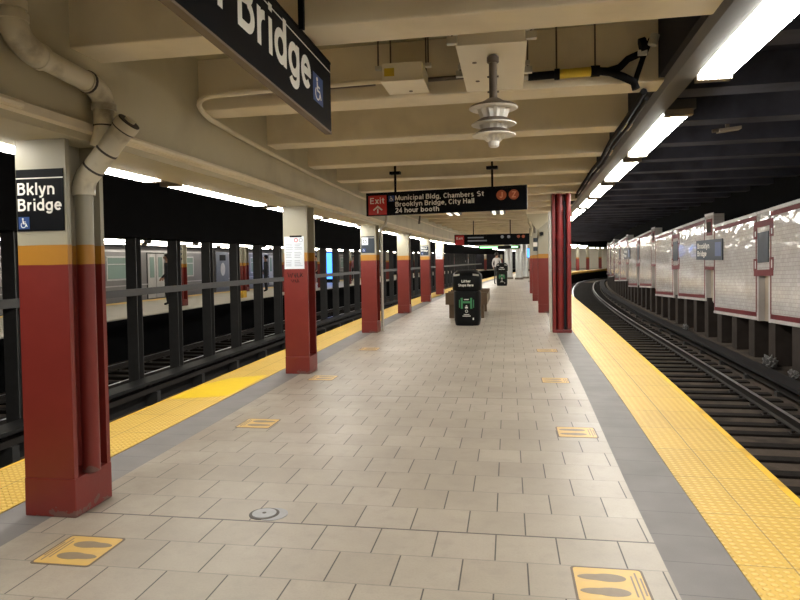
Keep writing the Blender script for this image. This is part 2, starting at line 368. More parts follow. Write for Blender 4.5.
def tag(o, label, cat, group=None):
    o['label'] = label; o['category'] = cat
    if group: o['group'] = group
    return o
def struct(o, label=None, cat=None):
    o['kind'] = 'structure'
    if label: o['label'] = label
    if cat: o['category'] = cat
    return o
def thing(name, loc, label, cat, group=None, rz=0.):
    o = bpy.data.objects.new(name, None); C.objects.link(o); o.location = loc; o.rotation_euler = (0, 0, rz)
    o.empty_display_size = .1
    return tag(o, label, cat, group)
def dup(o, loc, label=None, group=None, rz=None):
    r = o.copy(); C.objects.link(r); r.location = loc
    if rz is not None: r.rotation_euler = (0, 0, rz)
    if label: r['label'] = label
    if group: r['group'] = group
    for ch in list(o.children):
        c = ch.copy(); C.objects.link(c); c.parent = r
        for g in list(ch.children):
            d = g.copy(); C.objects.link(d); d.parent = c
    return r

def earc(cx, cy, rx, ry, a0, a1, n=12):
    return [(cx+rx*math.cos(math.radians(a0+(a1-a0)*i/n)), cy+ry*math.sin(math.radians(a0+(a1-a0)*i/n))) for i in range(n+1)]
W_ = .165; h_ = W_/2; XH = .72
def glyph(ch):      # centre lines of a plain grotesque alphabet, cap height 1; returns strokes, advance width
    lo, xt, ct = h_, XH-h_, 1-h_
    bowl = lambda cx: earc(cx, XH/2, .235, xt-XH/2, 0, 360, 24)
    G = {
     'B': ([[(h_, 0), (h_, 1)], [(h_, ct), (.36, ct)] + earc(.36, .755, .19, .165, 90, -90) + [(h_, .545)], [(.36, .53)] + earc(.38, .31, .22, .228, 90, -90) + [(h_, lo)]], .68),
     'M': ([[(h_, 0), (h_, 1)], [(h_, .96), (.43, .10), (.86-h_, .96)], [(.86-h_, 0), (.86-h_, 1)]], .86),
     'E': ([[(h_, 0), (h_, 1)], [(h_, ct), (.58, ct)], [(h_, .52), (.54, .52)], [(h_, lo), (.60, lo)]], .60),
     'C': ([earc(.38, .5, .30, .42, 42, 318, 22)], .70), 'L': ([[(h_, 1), (h_, 0)], [(h_, lo), (.56, lo)]], .56),
     'H': ([[(h_, 0), (h_, 1)], [(.70-h_, 0), (.70-h_, 1)], [(h_, .53), (.70-h_, .53)]], .70),
     'S': ([earc(.33, .725, .235, .20, 35, 250, 14) + earc(.33, .275, .25, .20, 85, -150, 14)], .66),
     'J': ([[(.48-h_, 1), (.48-h_, .30)] + earc(.24, .28, .48-h_-.24, .20, 0, -180)], .50),
     'Z': ([[(.02, ct), (.54, ct), (.08, lo), (.58, lo)]], .60),
     '2': ([earc(.28, .70, .21, .22, 165, -35, 12) + [(.09, lo), (.54, lo)]], .56), '4': ([[(.42, 0), (.42, .97), (.06, .30), (.58, .30)]], .60),
     'n': ([[(h_, 0), (h_, XH)], earc(.30, .42, .30-h_, xt-.42, 180, 0) + [(.60-h_, 0)]], .60), 'h': ([[(h_, 0), (h_, 1)], earc(.30, .42, .30-h_, xt-.42, 180, 0) + [(.60-h_, 0)]], .60),
     'm': ([[(h_, 0), (h_, XH)], earc(.27, .42, .27-h_, xt-.42, 180, 0) + [(.54-h_, 0)], earc(.63, .42, .27-h_, xt-.42, 180, 0) + [(.90-h_, 0)]], .90),
     'u': ([[(h_, XH), (h_, .30)] + earc(.30, .30, .30-h_, .30-lo, 180, 360), [(.60-h_, XH), (.60-h_, 0)]], .60),
     'r': ([[(h_, 0), (h_, XH)], earc(.34, .38, .34-h_, xt-.38, 180, 88)], .40), 'i': ([[(h_, 0), (h_, XH)], [(h_, .85), (h_, 1)]], W_), 'l': ([[(h_, 0), (h_, 1)]], W_),
     'd': ([bowl(.30), [(.60-h_, 0), (.60-h_, 1)]], .60), 'b': ([bowl(.32), [(h_, 0), (h_, 1)]], .62), 'p': ([bowl(.32), [(h_, -.24), (h_, XH)]], .62), 'o': ([bowl(.315)], .63),
     'g': ([bowl(.30), [(.60-h_, XH), (.60-h_, -.02)] + earc(.30, -.0, .60-h_-.30, .17, 0, -160)], .60), 'c': ([earc(.30, XH/2, .22, xt-XH/2, 42, 318, 18)], .54),
     'e': ([[(.08, .38), (.52, .38)] + earc(.30, XH/2, .225, xt-XH/2, 8, 320, 20)], .60), 'a': ([earc(.27, .50, .19, xt-.50, 165, 0) + [(.54-h_, .10), (.56, 0)], earc(.24, .20, .165, .135, 0, 360, 16), [(.24, .335), (.44, .40)]], .58),
     's': ([earc(.26, .535, .17, .112, 30, 250, 12) + earc(.26, .19, .185, .122, 80, -150, 12)], .52), 't': ([[(.19, .93), (.19, .22)] + earc(.33, .22, .14, .22-lo, 180, 280, 6), [(0, xt), (.38, xt)]], .40),
     'k': ([[(h_, 0), (h_, 1)], [(.52, XH), (.13, .30)], [(.24, .42), (.55, 0)]], .58), 'y': ([[(.05, XH), (.29, .04)], [(.54, XH), (.27, -.10), (.18, -.165), (.04, -.165)]], .58), 'x': ([[(.06, XH), (.52, 0)], [(.52, XH), (.06, 0)]], .58),
     ',': ([[(h_+.02, .12), (h_-.03, -.15)]], W_+.02), ' ': ([], .20)}
    return G[ch]
def text(body, F, a, b, width, height, m, parent, name='lettering', bold=0., c=.0006):
    # lettering whose baseline starts at (a,b) on frame F, cap height and overall width given
    q = MB(); x = 0.; runs = []
    for ch in body:
        st, adv = glyph(ch); runs.append((x, st)); x += adv + .13
    sx = width/(x-.13); sy = height
    for x0, st in runs:
        for si, ln in enumerate(st):
            n = len(ln); cc = c + .0004*si; lf, rt = [], []
            closed = n > 3 and math.hypot(ln[0][0]-ln[-1][0], ln[0][1]-ln[-1][1]) < 1e-6
            for i in range(n):
                p0 = ln[i-1] if i else (ln[-2] if closed else ln[0]); p1 = ln[i+1] if i < n-1 else (ln[1] if closed else ln[-1]); pc = ln[i]
                d0 = Vector((pc[0]-p0[0], pc[1]-p0[1])); d1 = Vector((p1[0]-pc[0], p1[1]-pc[1]))
                if d0.length < 1e-9: d0 = d1
                if d1.length < 1e-9: d1 = d0
                d0.normalize(); d1.normalize(); n0 = Vector((-d0.y, d0.x)); n1 = Vector((-d1.y, d1.x)); mm = (n0+n1)
                if mm.length < 1e-6: mm = n0.copy()
                mm.normalize(); k = h_*(1+bold)/max(.45, mm.dot(n0))
                lf.append((pc[0]+mm.x*k, pc[1]+mm.y*k)); rt.append((pc[0]-mm.x*k, pc[1]-mm.y*k))
            for i in range(n-1):
                P = [F(a+(x0+u)*sx, b+v*sy, cc) for u, v in (lf[i], rt[i], rt[i+1], lf[i+1])]
                try: q.face(P)
                except ValueError: pass
    me = bpy.data.meshes.new(name); q.bm.to_mesh(me); q.bm.free(); me.materials.append(M[m])
    r = bpy.data.objects.new(name, me); C.objects.link(r); r.parent = parent
    return r

def disc(mb, F, a, b, r0, c0, c1, seg=20, a0=0, a1=2*PI, rin=0.):
    if rin:
        pts = [(a+r0*math.cos(a0+(a1-a0)*i/seg), b+r0*math.sin(a0+(a1-a0)*i/seg)) for i in range(seg+1)]
        pin = [(a+rin*math.cos(a0+(a1-a0)*i/seg), b+rin*math.sin(a0+(a1-a0)*i/seg)) for i in range(seg+1)]
        for i in range(seg): mb.prism([pts[i], pts[i+1], pin[i+1], pin[i]], F, c0, c1)
    else:
        mb.prism([(a+r0*math.cos(2*PI*i/seg), b+r0*math.sin(2*PI*i/seg)) for i in range(seg)], F, c0, c1)
def wheelchair(F, a, b, s, c, parent):
    # blue accessibility square of side s with the white wheelchair figure
    bl = MB().plate(F, a, a+s, b, b+s, c, c+.001).build('accessibility_icon', 'sign_blue', parent)
    m = MB(); c0, c1 = c+.001, c+.002
    disc(m, F, a+.44*s, b+.33*s, .24*s, c0, c1, 14, .7*PI, 2.02*PI, .185*s)
    disc(m, F, a+.40*s, b+.84*s, .075*s, c0, c1, 10)
    m.prism([(a+.36*s, b+.75*s), (a+.45*s, b+.75*s), (a+.49*s, b+.42*s), (a+.40*s, b+.42*s)], F, c0, c1)
    m.prism([(a+.42*s, b+.62*s), (a+.66*s, b+.62*s), (a+.66*s, b+.56*s), (a+.42*s, b+.56*s)], F, c0, c1)
    m.prism([(a+.42*s, b+.48*s), (a+.68*s, b+.48*s), (a+.68*s, b+.41*s), (a+.42*s, b+.41*s)], F, c0, c1)
    m.prism([(a+.62*s, b+.46*s), (a+.69*s, b+.46*s), (a+.82*s, b+.20*s), (a+.75*s, b+.17*s)], F, c0, c1)
    m.build('wheelchair_figure', 'white', bl)

# ------------------------------------------------------------------ plan of the station (curving tracks)
def spline(tab):
    ys = [t[0] for t in tab]; xs = [t[1] for t in tab]; n = len(tab)
    sl = [(xs[i+1]-xs[i])/(ys[i+1]-ys[i]) for i in range(n-1)]
    tg = [sl[0]] + [(sl[i-1]+sl[i])/2 for i in range(1, n-1)] + [sl[-1]]
    def f(y):
        if y <= ys[0]: return xs[0] + sl[0]*(y-ys[0]), sl[0]
        if y >= ys[-1]: return xs[-1] + sl[-1]*(y-ys[-1]), sl[-1]
        i = max(k for k in range(n-1) if ys[k] <= y); h = ys[i+1]-ys[i]; t = (y-ys[i])/h
        v = (2*t**3-3*t*t+1)*xs[i] + (t**3-2*t*t+t)*h*tg[i] + (-2*t**3+3*t*t)*xs[i+1] + (t**3-t*t)*h*tg[i+1]
        d = ((6*t*t-6*t)*xs[i] + (3*t*t-4*t+1)*h*tg[i] + (-6*t*t+6*t)*xs[i+1] + (3*t*t-2*t)*h*tg[i+1])/h
        return v, d
    return f
ES = spline([(-6, 1.38), (0, 1.54), (4, 1.66), (7, 1.79), (10, 1.90), (15, 2.08), (25, 2.38), (32, 2.72), (40, 3.25), (48, 4.0), (56, 5.0), (62.7, 6.1), (71, 8.5), (76, 10.4), (84, 14.2), (92, 18.5)])
LS = spline([(-6, -3.47), (0, -3.49), (4, -3.53), (10, -3.6), (15, -3.6), (20, -3.52), (26, -3.3), (35, -2.6), (48, -1.5), (57, -.7), (66, .5), (76, 3.), (84, 6.), (92, 9.5)])
def E(y, off):
    x, d = ES(y); L = math.hypot(1, d); return x + off/L, y - off*d/L
def L(y, off):      # offset positive to the right
    x, d = LS(y); n = math.hypot(1, d); return x + off/n, y - off*d/n
Y0, Y1 = -5., 84.
yw = lambda y: -min(.85, max(.55, .62+.018*(y-4)))        # width of the right yellow strip
gw = lambda y: yw(y) - .32
yl, gl = .63, .96

# ---- platform floor, borders, tactile strips
m = MB()
ys = [Y0 + i for i in range(int(Y1-Y0)+1)]
for a, b in zip(ys, ys[1:]):
    p = [(*L(a, gl), 0), (*E(a, gw(a)), 0), (*E(b, gw(b)), 0), (*L(b, gl), 0)]
    q = [(x, y, -.2) for x, y, z in p]
    m.face(p); m.face(q[::-1])
    if a == ys[0]: m.face([p[0], p[1], q[1], q[0]])
    if b == ys[-1]: m.face([p[2], p[3], q[3], q[2]])
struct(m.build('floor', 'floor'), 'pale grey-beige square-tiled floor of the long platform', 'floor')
struct(MB().sweep(E, [(gw, 0), (yw, 0), (yw, -.2), (gw, -.2)], Y0, Y1).build('trim_1', 'border'), 'smooth grey stone border beside the right-hand yellow strip', 'border')
struct(MB().sweep(L, [(gl, 0), (yl, 0), (yl, -.2), (gl, -.2)], Y0, Y1).build('trim_2', 'border'), 'smooth grey stone border beside the left-hand yellow strip', 'border')
struct(MB().sweep(E, [(yw, .006), (-.05, .006), (-.05, -.2), (yw, -.2)], Y0, Y1, .5).build('trim_3', 'tactile_right'), 'wide yellow tactile warning strip with raised dots along the right platform edge', 'tactile strip')
struct(MB().sweep(L, [(yl, .006), (.03, .006), (.03, -.2), (yl, -.2)], Y0, Y1, .5).build('trim_4', 'tactile_left'), 'yellow tactile warning strip along the left platform edge behind the columns', 'tactile strip')
struct(MB().sweep(E, [(-.05, .007), (.0, .004), (.0, -.2), (-.05, -.2)], Y0, Y1).build('trim_5', 'edge_yellow'), 'bright yellow painted nosing on the right platform edge', 'platform edge')
struct(MB().sweep(L, [(.03, .007), (.0, .004), (.0, -.2), (.03, -.2)], Y0, Y1).build('trim_6', 'edge_yellow'), 'yellow painted nosing on the left platform edge', 'platform edge')
struct(MB().sweep(E, [(-.35, -.2), (-.05, -.2), (-.05, -1.2), (-.35, -1.2)], Y0, Y1).build('wall_right.001', 'soot'), 'sooty platform wall below the right edge', 'wall')
struct(MB().sweep(L, [(.35, -.2), (.05, -.2), (.05, -1.2), (.35, -1.2)], Y0, Y1).build('wall_left.001', 'soot'), 'sooty platform wall below the left edge', 'wall')
# repainted brighter patch on left strip
pm = MB()
pp = [(*L(6.15, .04), .0075), (*L(6.35, .60), .0075), (*L(7.6, .58), .0075), (*L(7.35, .2), .0075), (*L(6.9, .04), .0075)]
pm.prism([(p[0], p[1]) for p in pp], lambda a, b, c: Vector((a, b, c)), .0058, .0078)
struct(pm.build('trim_7', 'fresh_yellow'), 'brighter freshly painted yellow patch on the left tactile strip', 'paint patch')

# ---- track beds
struct(MB().sweep(E, [(-.3, -1.065), (4.2, -1.065), (4.2, -1.4), (-.3, -1.4)], Y0, 92, 1.).build('floor.001', 'trackbed'), 'dirty brown track bed in the right-hand track pit', 'track bed')
struct(MB().sweep(E, [(3.02, -.82), (3.95, -.76), (3.95, -1.2), (2.98, -1.2)], Y0, 92, 1.).build('trim_8', 'trackbed'), 'dirty ledge at the foot of the tiled wall beyond the right track', 'ledge')
struct(MB().sweep(L, [(.3, -1.10), (-6.6, -1.10), (-6.6, -1.4), (.3, -1.4)], Y0, 92, 1.).build('floor.002', 'trackbed'), 'dark track bed of the two tracks left of the platform', 'track bed')

def rail(fn, off, label, sgn=1, y0=Y0, y1=92):
    prof = [(-.065, 0), (.065, 0), (.065, .015), (.015, .03), (.015, .10), (.036, .11), (.036, .135), (-.036, .135), (-.036, .11), (-.015, .10), (-.015, .03), (-.065, .015)]
    root = thing('running_rail', (*fn(10, off), -1.02), label, 'rail'); ox, oy, oz = root.location
    MB().sweep(fn, [(off+o, -1.02+z) for o, z in prof], y0, y1, 1.).build('rail_web', 'rail_side', root, org=(ox, oy, oz)).location = (0, 0, 0)
    MB().sweep(fn, [(off-.031, .1145-1.02+.0), (off+.031, .1145-1.02), (off+.031, .1365-1.02), (off-.031, .1365-1.02)], y0, y1, 1.).build('rail_head', 'rail_top', root, org=(ox, oy, oz)).location = (0, 0, 0)
rail(E, .62, 'steel running rail of the right track, the one nearest the platform')
rail(E, 2.055, 'shiny steel running rail of the right track, the one nearer the tiled wall')
rail(L, -.62, 'running rail of the near left track, next to the platform edge')
rail(L, -2.055, 'running rail of the near left track, in front of the black posts')
rail(L, -3.95, 'running rail of the far left track, just behind the black posts')
rail(L, -5.385, 'running rail of the far left track, below the far platform')

def third_rail(fn, off, sg, label, z=-.76, y0=Y0, y1=92):
    root = thing('third_rail', (*fn(10, off), -1.2), label, 'third rail'); o0 = tuple(root.location)
    def b(mb, n, mt):
        mb.build(n, mt, root, org=o0).location = (0, 0, 0)
    b(MB().sweep(fn, [(off-.05, z-.22), (off+.05, z-.22), (off+.05, z-.13), (off-.05, z-.13)], y0, y1), 'contact_rail', 'rail_side')
    b(MB().sweep(fn, [(off-.17, z-.03), (off+.17, z-.03), (off+.17, z+.02), (off-.17, z+.02)], y0, y1), 'cover_board', 'cover')
    b(MB().sweep(fn, [(off+sg*.13, z-.16), (off+sg*.17, z-.16), (off+sg*.17, z-.03), (off+sg*.13, z-.03)], y0, y1), 'side_board', 'cover')
    for i in range(34):
        y = 2 + i*1.7
        x, yy = fn(y, off)
        q = MB().box(x-.09, x+.09, yy-.06, yy+.06, -1.2, z-.22); q.box(x+sg*.10-.03, x+sg*.10+.03, yy-.05, yy+.05, -1.2, z-.03)
        b(q, 'bracket', 'steel_black')
third_rail(E, 2.72, 1, 'covered third rail between the right track and the tiled wall')
third_rail(L, -2.66, -1, 'covered third rail in front of the row of black posts', z=-.62)

# ties of the right track, and of the two left tracks
def tie(fn, off0, off1, y, z0=-1.2, z1=-1.022):
    (x0, ya), (x1, yb) = fn(y, off0), fn(y, off1); return (x0+x1)/2, (ya+yb)/2, math.atan2(yb-ya, x1-x0)
tb = None
G = 'timber ties under the right track'
for i in range(112):
    y = 2.2 + i*.56 + random.uniform(-.04, .04)
    x, yy, rz = tie(E, .1, 2.55, y)
    if tb is None:
        tb = thing('railroad_tie', (x, yy, -1.2), 'dark timber tie under the right-hand track', 'railroad tie', G, rz)
        MB().box(-1.25, 1.25, -.10, .10, 0, .165).build('timber', 'tie', tb, bevel=.012)
        for s in (-.7175, .7175):
            q = MB().box(s-.15, s+.15, -.075, .075, .165, .18); q.box(s-.13, s-.085, -.03, .03, .18, .215); q.box(s+.085, s+.13, -.03, .03, .18, .215)
            q.build('tie_plate', 'rail_side', tb)
    else: dup(tb, (x, yy, -1.2), rz=rz)
first = None
for i in range(50):
    y = 6.0 + i*.62
    x, yy, rz = tie(L, -5.9, -3.45, y)
    if first is None:
        first = dup(tb, (x, yy, -1.2), 'dark timber tie under the far left track behind the black posts', 'timber ties under the far left track', rz)
    else: dup(first, (x, yy, -1.2), rz=rz)
first = None
for i in range(40):
    y = 3.0 + i*.62
    x, yy, rz = tie(L, -2.5, -.15, y)
    if first is None:
        first = dup(tb, (x, yy, -1.2), 'dark timber tie under the near left track below the platform edge', 'timber ties under the near left track', rz)
    else: dup(first, (x, yy, -1.2), rz=rz)

# ---- black posts between the left tracks
struct(MB().sweep(L, [(-3.10, -1.2), (-2.80, -1.2), (-2.80, -.72), (-3.10, -.72)], Y0, 90).build('trim_9', 'cover'), 'low dark curb that the black posts stand on', 'curb')
struct(MB().sweep(L, [(-3.2, 1.89), (-2.72, 1.89), (-2.72, 3.3), (-3.2, 3.3)], Y0, 90).build('trim_10', 'soot'), 'black girder carried by the row of black posts', 'girder')
post = None
for i in range(42):
    y = 3.36 + i*1.413
    x, yy = L(y, -2.95)
    if post is None:
        post = thing('steel_post', (x, yy, -.72), 'black steel post in the row between the left tracks', 'post', 'black posts between the left tracks')
        MB().box(-.10, .10, -.085, -.067, .02, 2.62).box(-.10, .10, .067, .085, .02, 2.62).build('flange', 'steel_black', post)
        MB().box(-.012, .012, -.067, .067, .02, 2.62).build('web', 'steel_black', post)
        MB().box(-.13, .13, -.13, .13, 0, .02).build('base_plate', 'steel_black', post)
    else: dup(post, (x, yy, -.72))
hr = MB().sweep(L, [(-2.84, .88), (-2.79, .88), (-2.79, 1.0), (-2.84, 1.0)], Y0, 64).build('horizontal_rail', 'steel_black', org=(*L(10, -2.82), .95))
tag(hr, 'long black horizontal steel rail running across the black posts', 'rail')

# ---- left girder and fascia, ceiling, beams
def GI(y):    # inner face of the left girder, as offset from the left edge
    return 1.175 if y < 5.5 else max(1.09, 1.175-.02*(y-5.5))
struct(MB().sweep(L, [(.68, 2.13), (GI, 2.13), (GI, 3.05), (.68, 3.05)], Y0, 70, 1.).build('wall_left', 'cream'), 'cream painted girder running over the left row of columns', 'girder')
struct(MB().sweep(L, [(GI, 2.17), (lambda y: GI(y)+.03, 2.18), (lambda y: GI(y)+.03, 2.225), (GI, 2.235)], Y0, 70, 1.).build('trim_11', 'cream_light'), 'narrow cream ledge along the foot of the left girder', 'ledge')
m = MB()
for a, b in zip(ys[:-10], ys[1:-9]):
    p = [(*L(a, .9), 3.0), (*E(a, -.6), 3.06), (*E(b, -.6), 3.06), (*L(b, .9), 3.0)]
    m.face(p); m.face([(x, y, z+.15) for x, y, z in p][::-1])
struct(m.build('ceiling', 'ceil'), 'tan painted ceiling between the cross beams', 'ceiling')
bi = 12
for k in range(-4, 38):
    yf = 3.45 + 1.5233*k; yn = yf-.295
    xl0, xl1 = L(yn, GI(yn)-.04)[0], L(yf, GI(yf)-.04)[0]; xr0, xr1 = E(yn, -.60)[0], E(yf, -.60)[0]
    if xr0-xl0 < 1: break
    zl, zr = 2.615, 2.635
    q = MB().hexa([(xl0, yn, zl), (xr0, yn, zr), (xr1, yf, zr), (xl1, yf, zl), (xl0, yn, 3.03), (xr0, yn, 3.09), (xr1, yf, 3.09), (xl1, yf, 3.03)])
    struct(q.build('trim_%d' % bi, 'cream_light', bevel=.012), 'cream painted cross beam of the platform ceiling', 'ceiling beam')
    bi += 1

# ---- right girder, light rail, track ceiling
struct(MB().sweep(E, [(-.64, 2.66), (-.42, 2.66), (-.42, 3.4), (-.64, 3.4)], Y0, 80).build('trim_%d' % bi, 'girder_dark'), 'dark sooty girder along the right side of the platform ceiling', 'girder'); bi += 1
struct(MB().sweep(E, [(-.60, 2.66), (-.56, 2.625), (-.42, 2.625), (-.42, 2.66)], Y0, 80).build('trim_%d' % bi, 'grey_channel'), 'grey metal channel carrying the strip lights over the right edge', 'channel'); bi += 1
struct(MB().sweep(E, [(-.6, 3.30), (4.3, 3.30), (4.3, 3.5), (-.6, 3.5)], Y0, 92).build('ceiling.001', 'tunnel_roof'), 'sooty dark ceiling over the right track', 'ceiling')
for k in range(-2, 42):
    y = 3.4 + 1.5233*k
    a, b = E(y, -.55), E(y, 4.2); c, d = E(y+.34, -.55), E(y+.34, 4.2)
    q = MB().hexa([(*a, 3.0), (*b, 3.0), (*d, 3.0), (*c, 3.0), (*a, 3.32), (*b, 3.32), (*d, 3.32), (*c, 3.32)])
    struct(q.build('trim_%d' % bi, 'tunnel_beam'), 'dark cross beam of the ceiling over the right track', 'ceiling beam'); bi += 1
struct(MB().sweep(L, [(.68, 3.05), (-6.6, 3.05), (-6.6, 3.4), (.68, 3.4)], Y0, 92).build('ceiling.002', 'soot'), 'black ceiling over the left tracks', 'ceiling')
struct(MB().box(-32, 40, 92, 92.3, -1.5, 4).build('wall_back', 'soot'), 'dark tunnel end', 'wall')
struct(MB().box(-32, 8, -5.4, -5.1, -1.5, 4).build('wall_front', 'soot'), 'dark tunnel end behind the viewer', 'wall')

# ---- strip lights
def strip_light(fn, off, y, ln, z, label, group, lampmat='lamp', w=.17):
    a = fn(y, off); b = fn(y+ln, off); rz = math.atan2(b[1]-a[1], b[0]-a[0]) - PI/2
    o = thing('strip_light', (*a, z), label, 'strip light', group, rz)
    d = math.hypot(b[0]-a[0], b[1]-a[1])
    MB().box(-w/2-.03, w/2+.03, -.1, d+.1, .05, .13).build('housing', 'grey_channel', o)
    q = MB(); q.hexa([(-w/2+.02, 0, 0), (w/2-.02, 0, 0), (w/2-.02, d, 0), (-w/2+.02, d, 0), (-w/2, 0, .05), (w/2, 0, .05), (w/2, d, .05), (-w/2, d, .05)])
    q.build('diffuser', lampmat, o)
    for yy in (-.1, d): MB().box(-w/2-.01, w/2+.01, yy+.01, yy+.09, .0, .05).build('end_socket', 'bracket_tan', o)
    return o
ord_ = ['first', 'second', 'third', 'fourth', 'fifth', 'sixth', 'seventh', 'eighth', 'ninth', 'tenth']
starts = [-3.4, -.2, 2.4, 5.75] + [8.4 + 2.65*i for i in range(24)]
for i, y in enumerate(starts):
    k = i-2
    lab = ('white strip light over the right yellow strip, %s ahead from the camera' % ord_[k]) if 0 <= k < 6 else ('white strip light over the right platform edge behind the viewer' if k < 0 else 'distant white strip light in the row over the right platform edge')
    strip_light(E, -.30, y, 2.15 if k < 2 else 2.0, 2.60, lab, None if 0 <= k < 6 else ('strip lights behind the viewer' if k < 0 else 'distant strip lights over the right edge'), w=.2)
for i in range(30):
    y = .35 + 2.5*i; k = i-1
    if y > 66: break
    lab = ('white strip light under the left girder, %s ahead from the camera' % ord_[k]) if 0 <= k < 8 else ('white strip light over the left platform edge behind the viewer' if k < 0 else 'distant white strip light in the row over the left platform edge')
    strip_light(L, .585, y, 2.1, 2.118, lab, None if 0 <= k < 8 else ('left strip lights behind the viewer' if k < 0 else 'distant strip lights over the left edge'), 'lamp_left', w=.16)

# ---- columns of the left row
def h_column(x, y, h, w, d, mt, label, cap=True, group=None):
    o = thing('support_column', (x+w/2, y+d/2, 0), label, 'column', group)
    MB().box(-w/2-.004, w/2+.004, -d/2-.004, d/2+.004, 0, .22).build('base', mt, o, bevel=.008)
    MB().box(-w/2, w/2, -d/2, -d/2+.034, .22, h).build('front_flange', mt, o)
    MB().box(-w/2, w/2, d/2-.034, d/2, .22, h).build('rear_flange', mt, o)
    MB().box(-.03, .03, -d/2+.034, d/2-.034, .22, h).build('web', mt, o)
    return o
cw, cd = .312, .332
lab_l = ['nearest red and cream steel column, the cream drain pipe running down its side',
         'second red and cream column on the left, carrying the white service notice',
         'third red and cream column on the left, with a dark name plate and a white paper on it',
         'fourth red, orange and cream column on the left, with nothing on its face',
         'fifth column on the left, with a small dark name plate above its orange band',
         'sixth and farthest left column, with a white poster reaching down to the red']
LCX = []
for k in range(6):
    x = -2.724 - .0587*k; y = 3.177 + 4.57*k
    if k: x -= .02
    if k >= 4: x += .06*(k-3)
    LCX.append((x, y)); h_column(x, y, 2.13, cw, cd, COL['a'], lab_l[k])
h_column(-2.69, -1.393, 2.13, cw, cd, COL['a'], 'red and cream column of the left row behind the viewer')
# notices and plates on the columns; frame F: a to the right, b up, c towards the viewer
def front(x, y): return MB().frame((x, y, 0), (1, 0, 0), (0, 0, 1), (0, -1, 0)) if False else (lambda a, b, c=0.: Vector((x+a, y-c, b)))
def rel(F, o): 
    v = Vector(o); return lambda a, b, c=0.: F(a, b, c) - v
def plate_thing(name, F, org, label, cat): return thing(name, org, label, cat), rel(F, org)
x, y = LCX[0]; F0 = front(x, y)
o, F = plate_thing('name_sign', F0, (x+.147, y-.004, 1.62), 'small dark station name plate on the nearest left column', 'sign')
MB().plate(F, .006, .300, 1.62, 1.965, .0005, .006).build('panel', 'black_plate', o)
MB().plate(F, .006, .300, 1.912, 1.918, .006, .0068).build('white_line', 'white', o)
text('Bklyn', F, .014, 1.822, .232, .068, 'white', o, c=.0068)
text('Bridge', F, .014, 1.733, .274, .068, 'white', o, c=.0068)
wheelchair(F, .016, 1.632, .068, .006, o)
x, y = LCX[1]; F0 = front(x, y)
o, F = plate_thing('notice_poster', F0, (x+.147, y-.004, 1.34), 'pale service notice with black header bar taped to the second left column', 'poster')
MB().plate(F, .012, .272, 1.335, 1.745, .0005, .003).build('sheet', 'poster', o)
MB().plate(F, .085, .245, 1.735, 1.757, .003, .004).build('header_bar', 'black_plate', o)
q = MB(); disc(q, F, .168, 1.698, .026, .003, .004, 16, 0, 2*PI, .018); q.build('red_ring', 'sign_red', o)
q = MB(); disc(q, F, .232, 1.698, .026, .003, .004, 16, 0, 2*PI, .018); q.build('grey_ring', 'print_grey', o)
q = MB()
for r in range(14):
    b = 1.645 - r*.021
    if r in (4, 9): continue
    q.plate(F, .03, .03+random.uniform(.07, .10), b, b+.007, .003, .0036); q.plate(F, .145, .145+random.uniform(.07, .11), b, b+.007, .003, .0036)
q.build('text_lines', 'print_grey', o)
o, F = plate_thing('graffiti_tag', F0, (x+.147, y-.004, 1.18), 'dark marker scribble on the red paint below the white service notice', 'graffiti')
q = MB()
def stroke(pts): q.tube([F(a, b, .0025) for a, b in pts], .0045, 4)
stroke([(.05, 1.29), (.065, 1.23), (.085, 1.275), (.10, 1.225), (.115, 1.285)]); stroke([(.13, 1.28), (.15, 1.225), (.16, 1.285)]); stroke([(.135, 1.25), (.165, 1.255)])
stroke([(.18, 1.285), (.175, 1.235), (.20, 1.23)]); stroke([(.215, 1.29), (.215, 1.235), (.245, 1.28), (.225, 1.26), (.25, 1.23)])
stroke([(.09, 1.20), (.115, 1.165), (.13, 1.205)]); stroke([(.15, 1.20), (.155, 1.165)]); stroke([(.17, 1.16), (.18, 1.205), (.20, 1.165)])
q.build('ink', 'graffiti', o)
for k, lab in ((2, 'dark name plate with white paper stuck on it, on the third left column'), (4, 'dark name plate on the fifth left column')):
    x, y = LCX[k]; F0 = front(x, y)
    o, F = plate_thing('name_sign', F0, (x+.147, y-.004, 1.58), lab, 'sign')
    MB().plate(F, .012, .282, 1.575, 1.905, .0005, .006).build('panel', 'gale_plate', o)
    MB().plate(F, .012, .282, 1.87, 1.876, .006, .0066).build('white_line', 'white', o)
    if k == 2:
        MB().plate(F, .03, .155, 1.735, 1.88, .006, .0072).build('paper', 'poster', o)
        q = MB(); disc(q, F, .09, 1.80, .04, .0072, .008, 14, 0, 2*PI, .028); q.tube([F(.06, 1.85, .008), F(.09, 1.78, .008), F(.12, 1.84, .008)], .005, 4); q.build('printed_mark', 'black_plate', o)
    else:
        text('Bklyn', F, .03, 1.79, .2, .062, 'white', o, c=.0068); text('Bridge', F, .03, 1.705, .235, .062, 'white', o, c=.0068)
    wheelchair(F, .035, 1.60, .065, .006, o)
x, y = LCX[5]; F0 = front(x, y)
o, F = plate_thing('notice_poster', F0, (x+.147, y-.004, 1.45), 'white poster on the farthest left column', 'poster')
MB().plate(F, .01, .285, 1.44, 1.86, .0005, .004).build('sheet', 'poster', o)
q = MB()
for r in range(7): q.plate(F, .05, .25, 1.80-r*.05, 1.815-r*.05, .004, .005)
q.build('text_lines', 'print_grey', o)

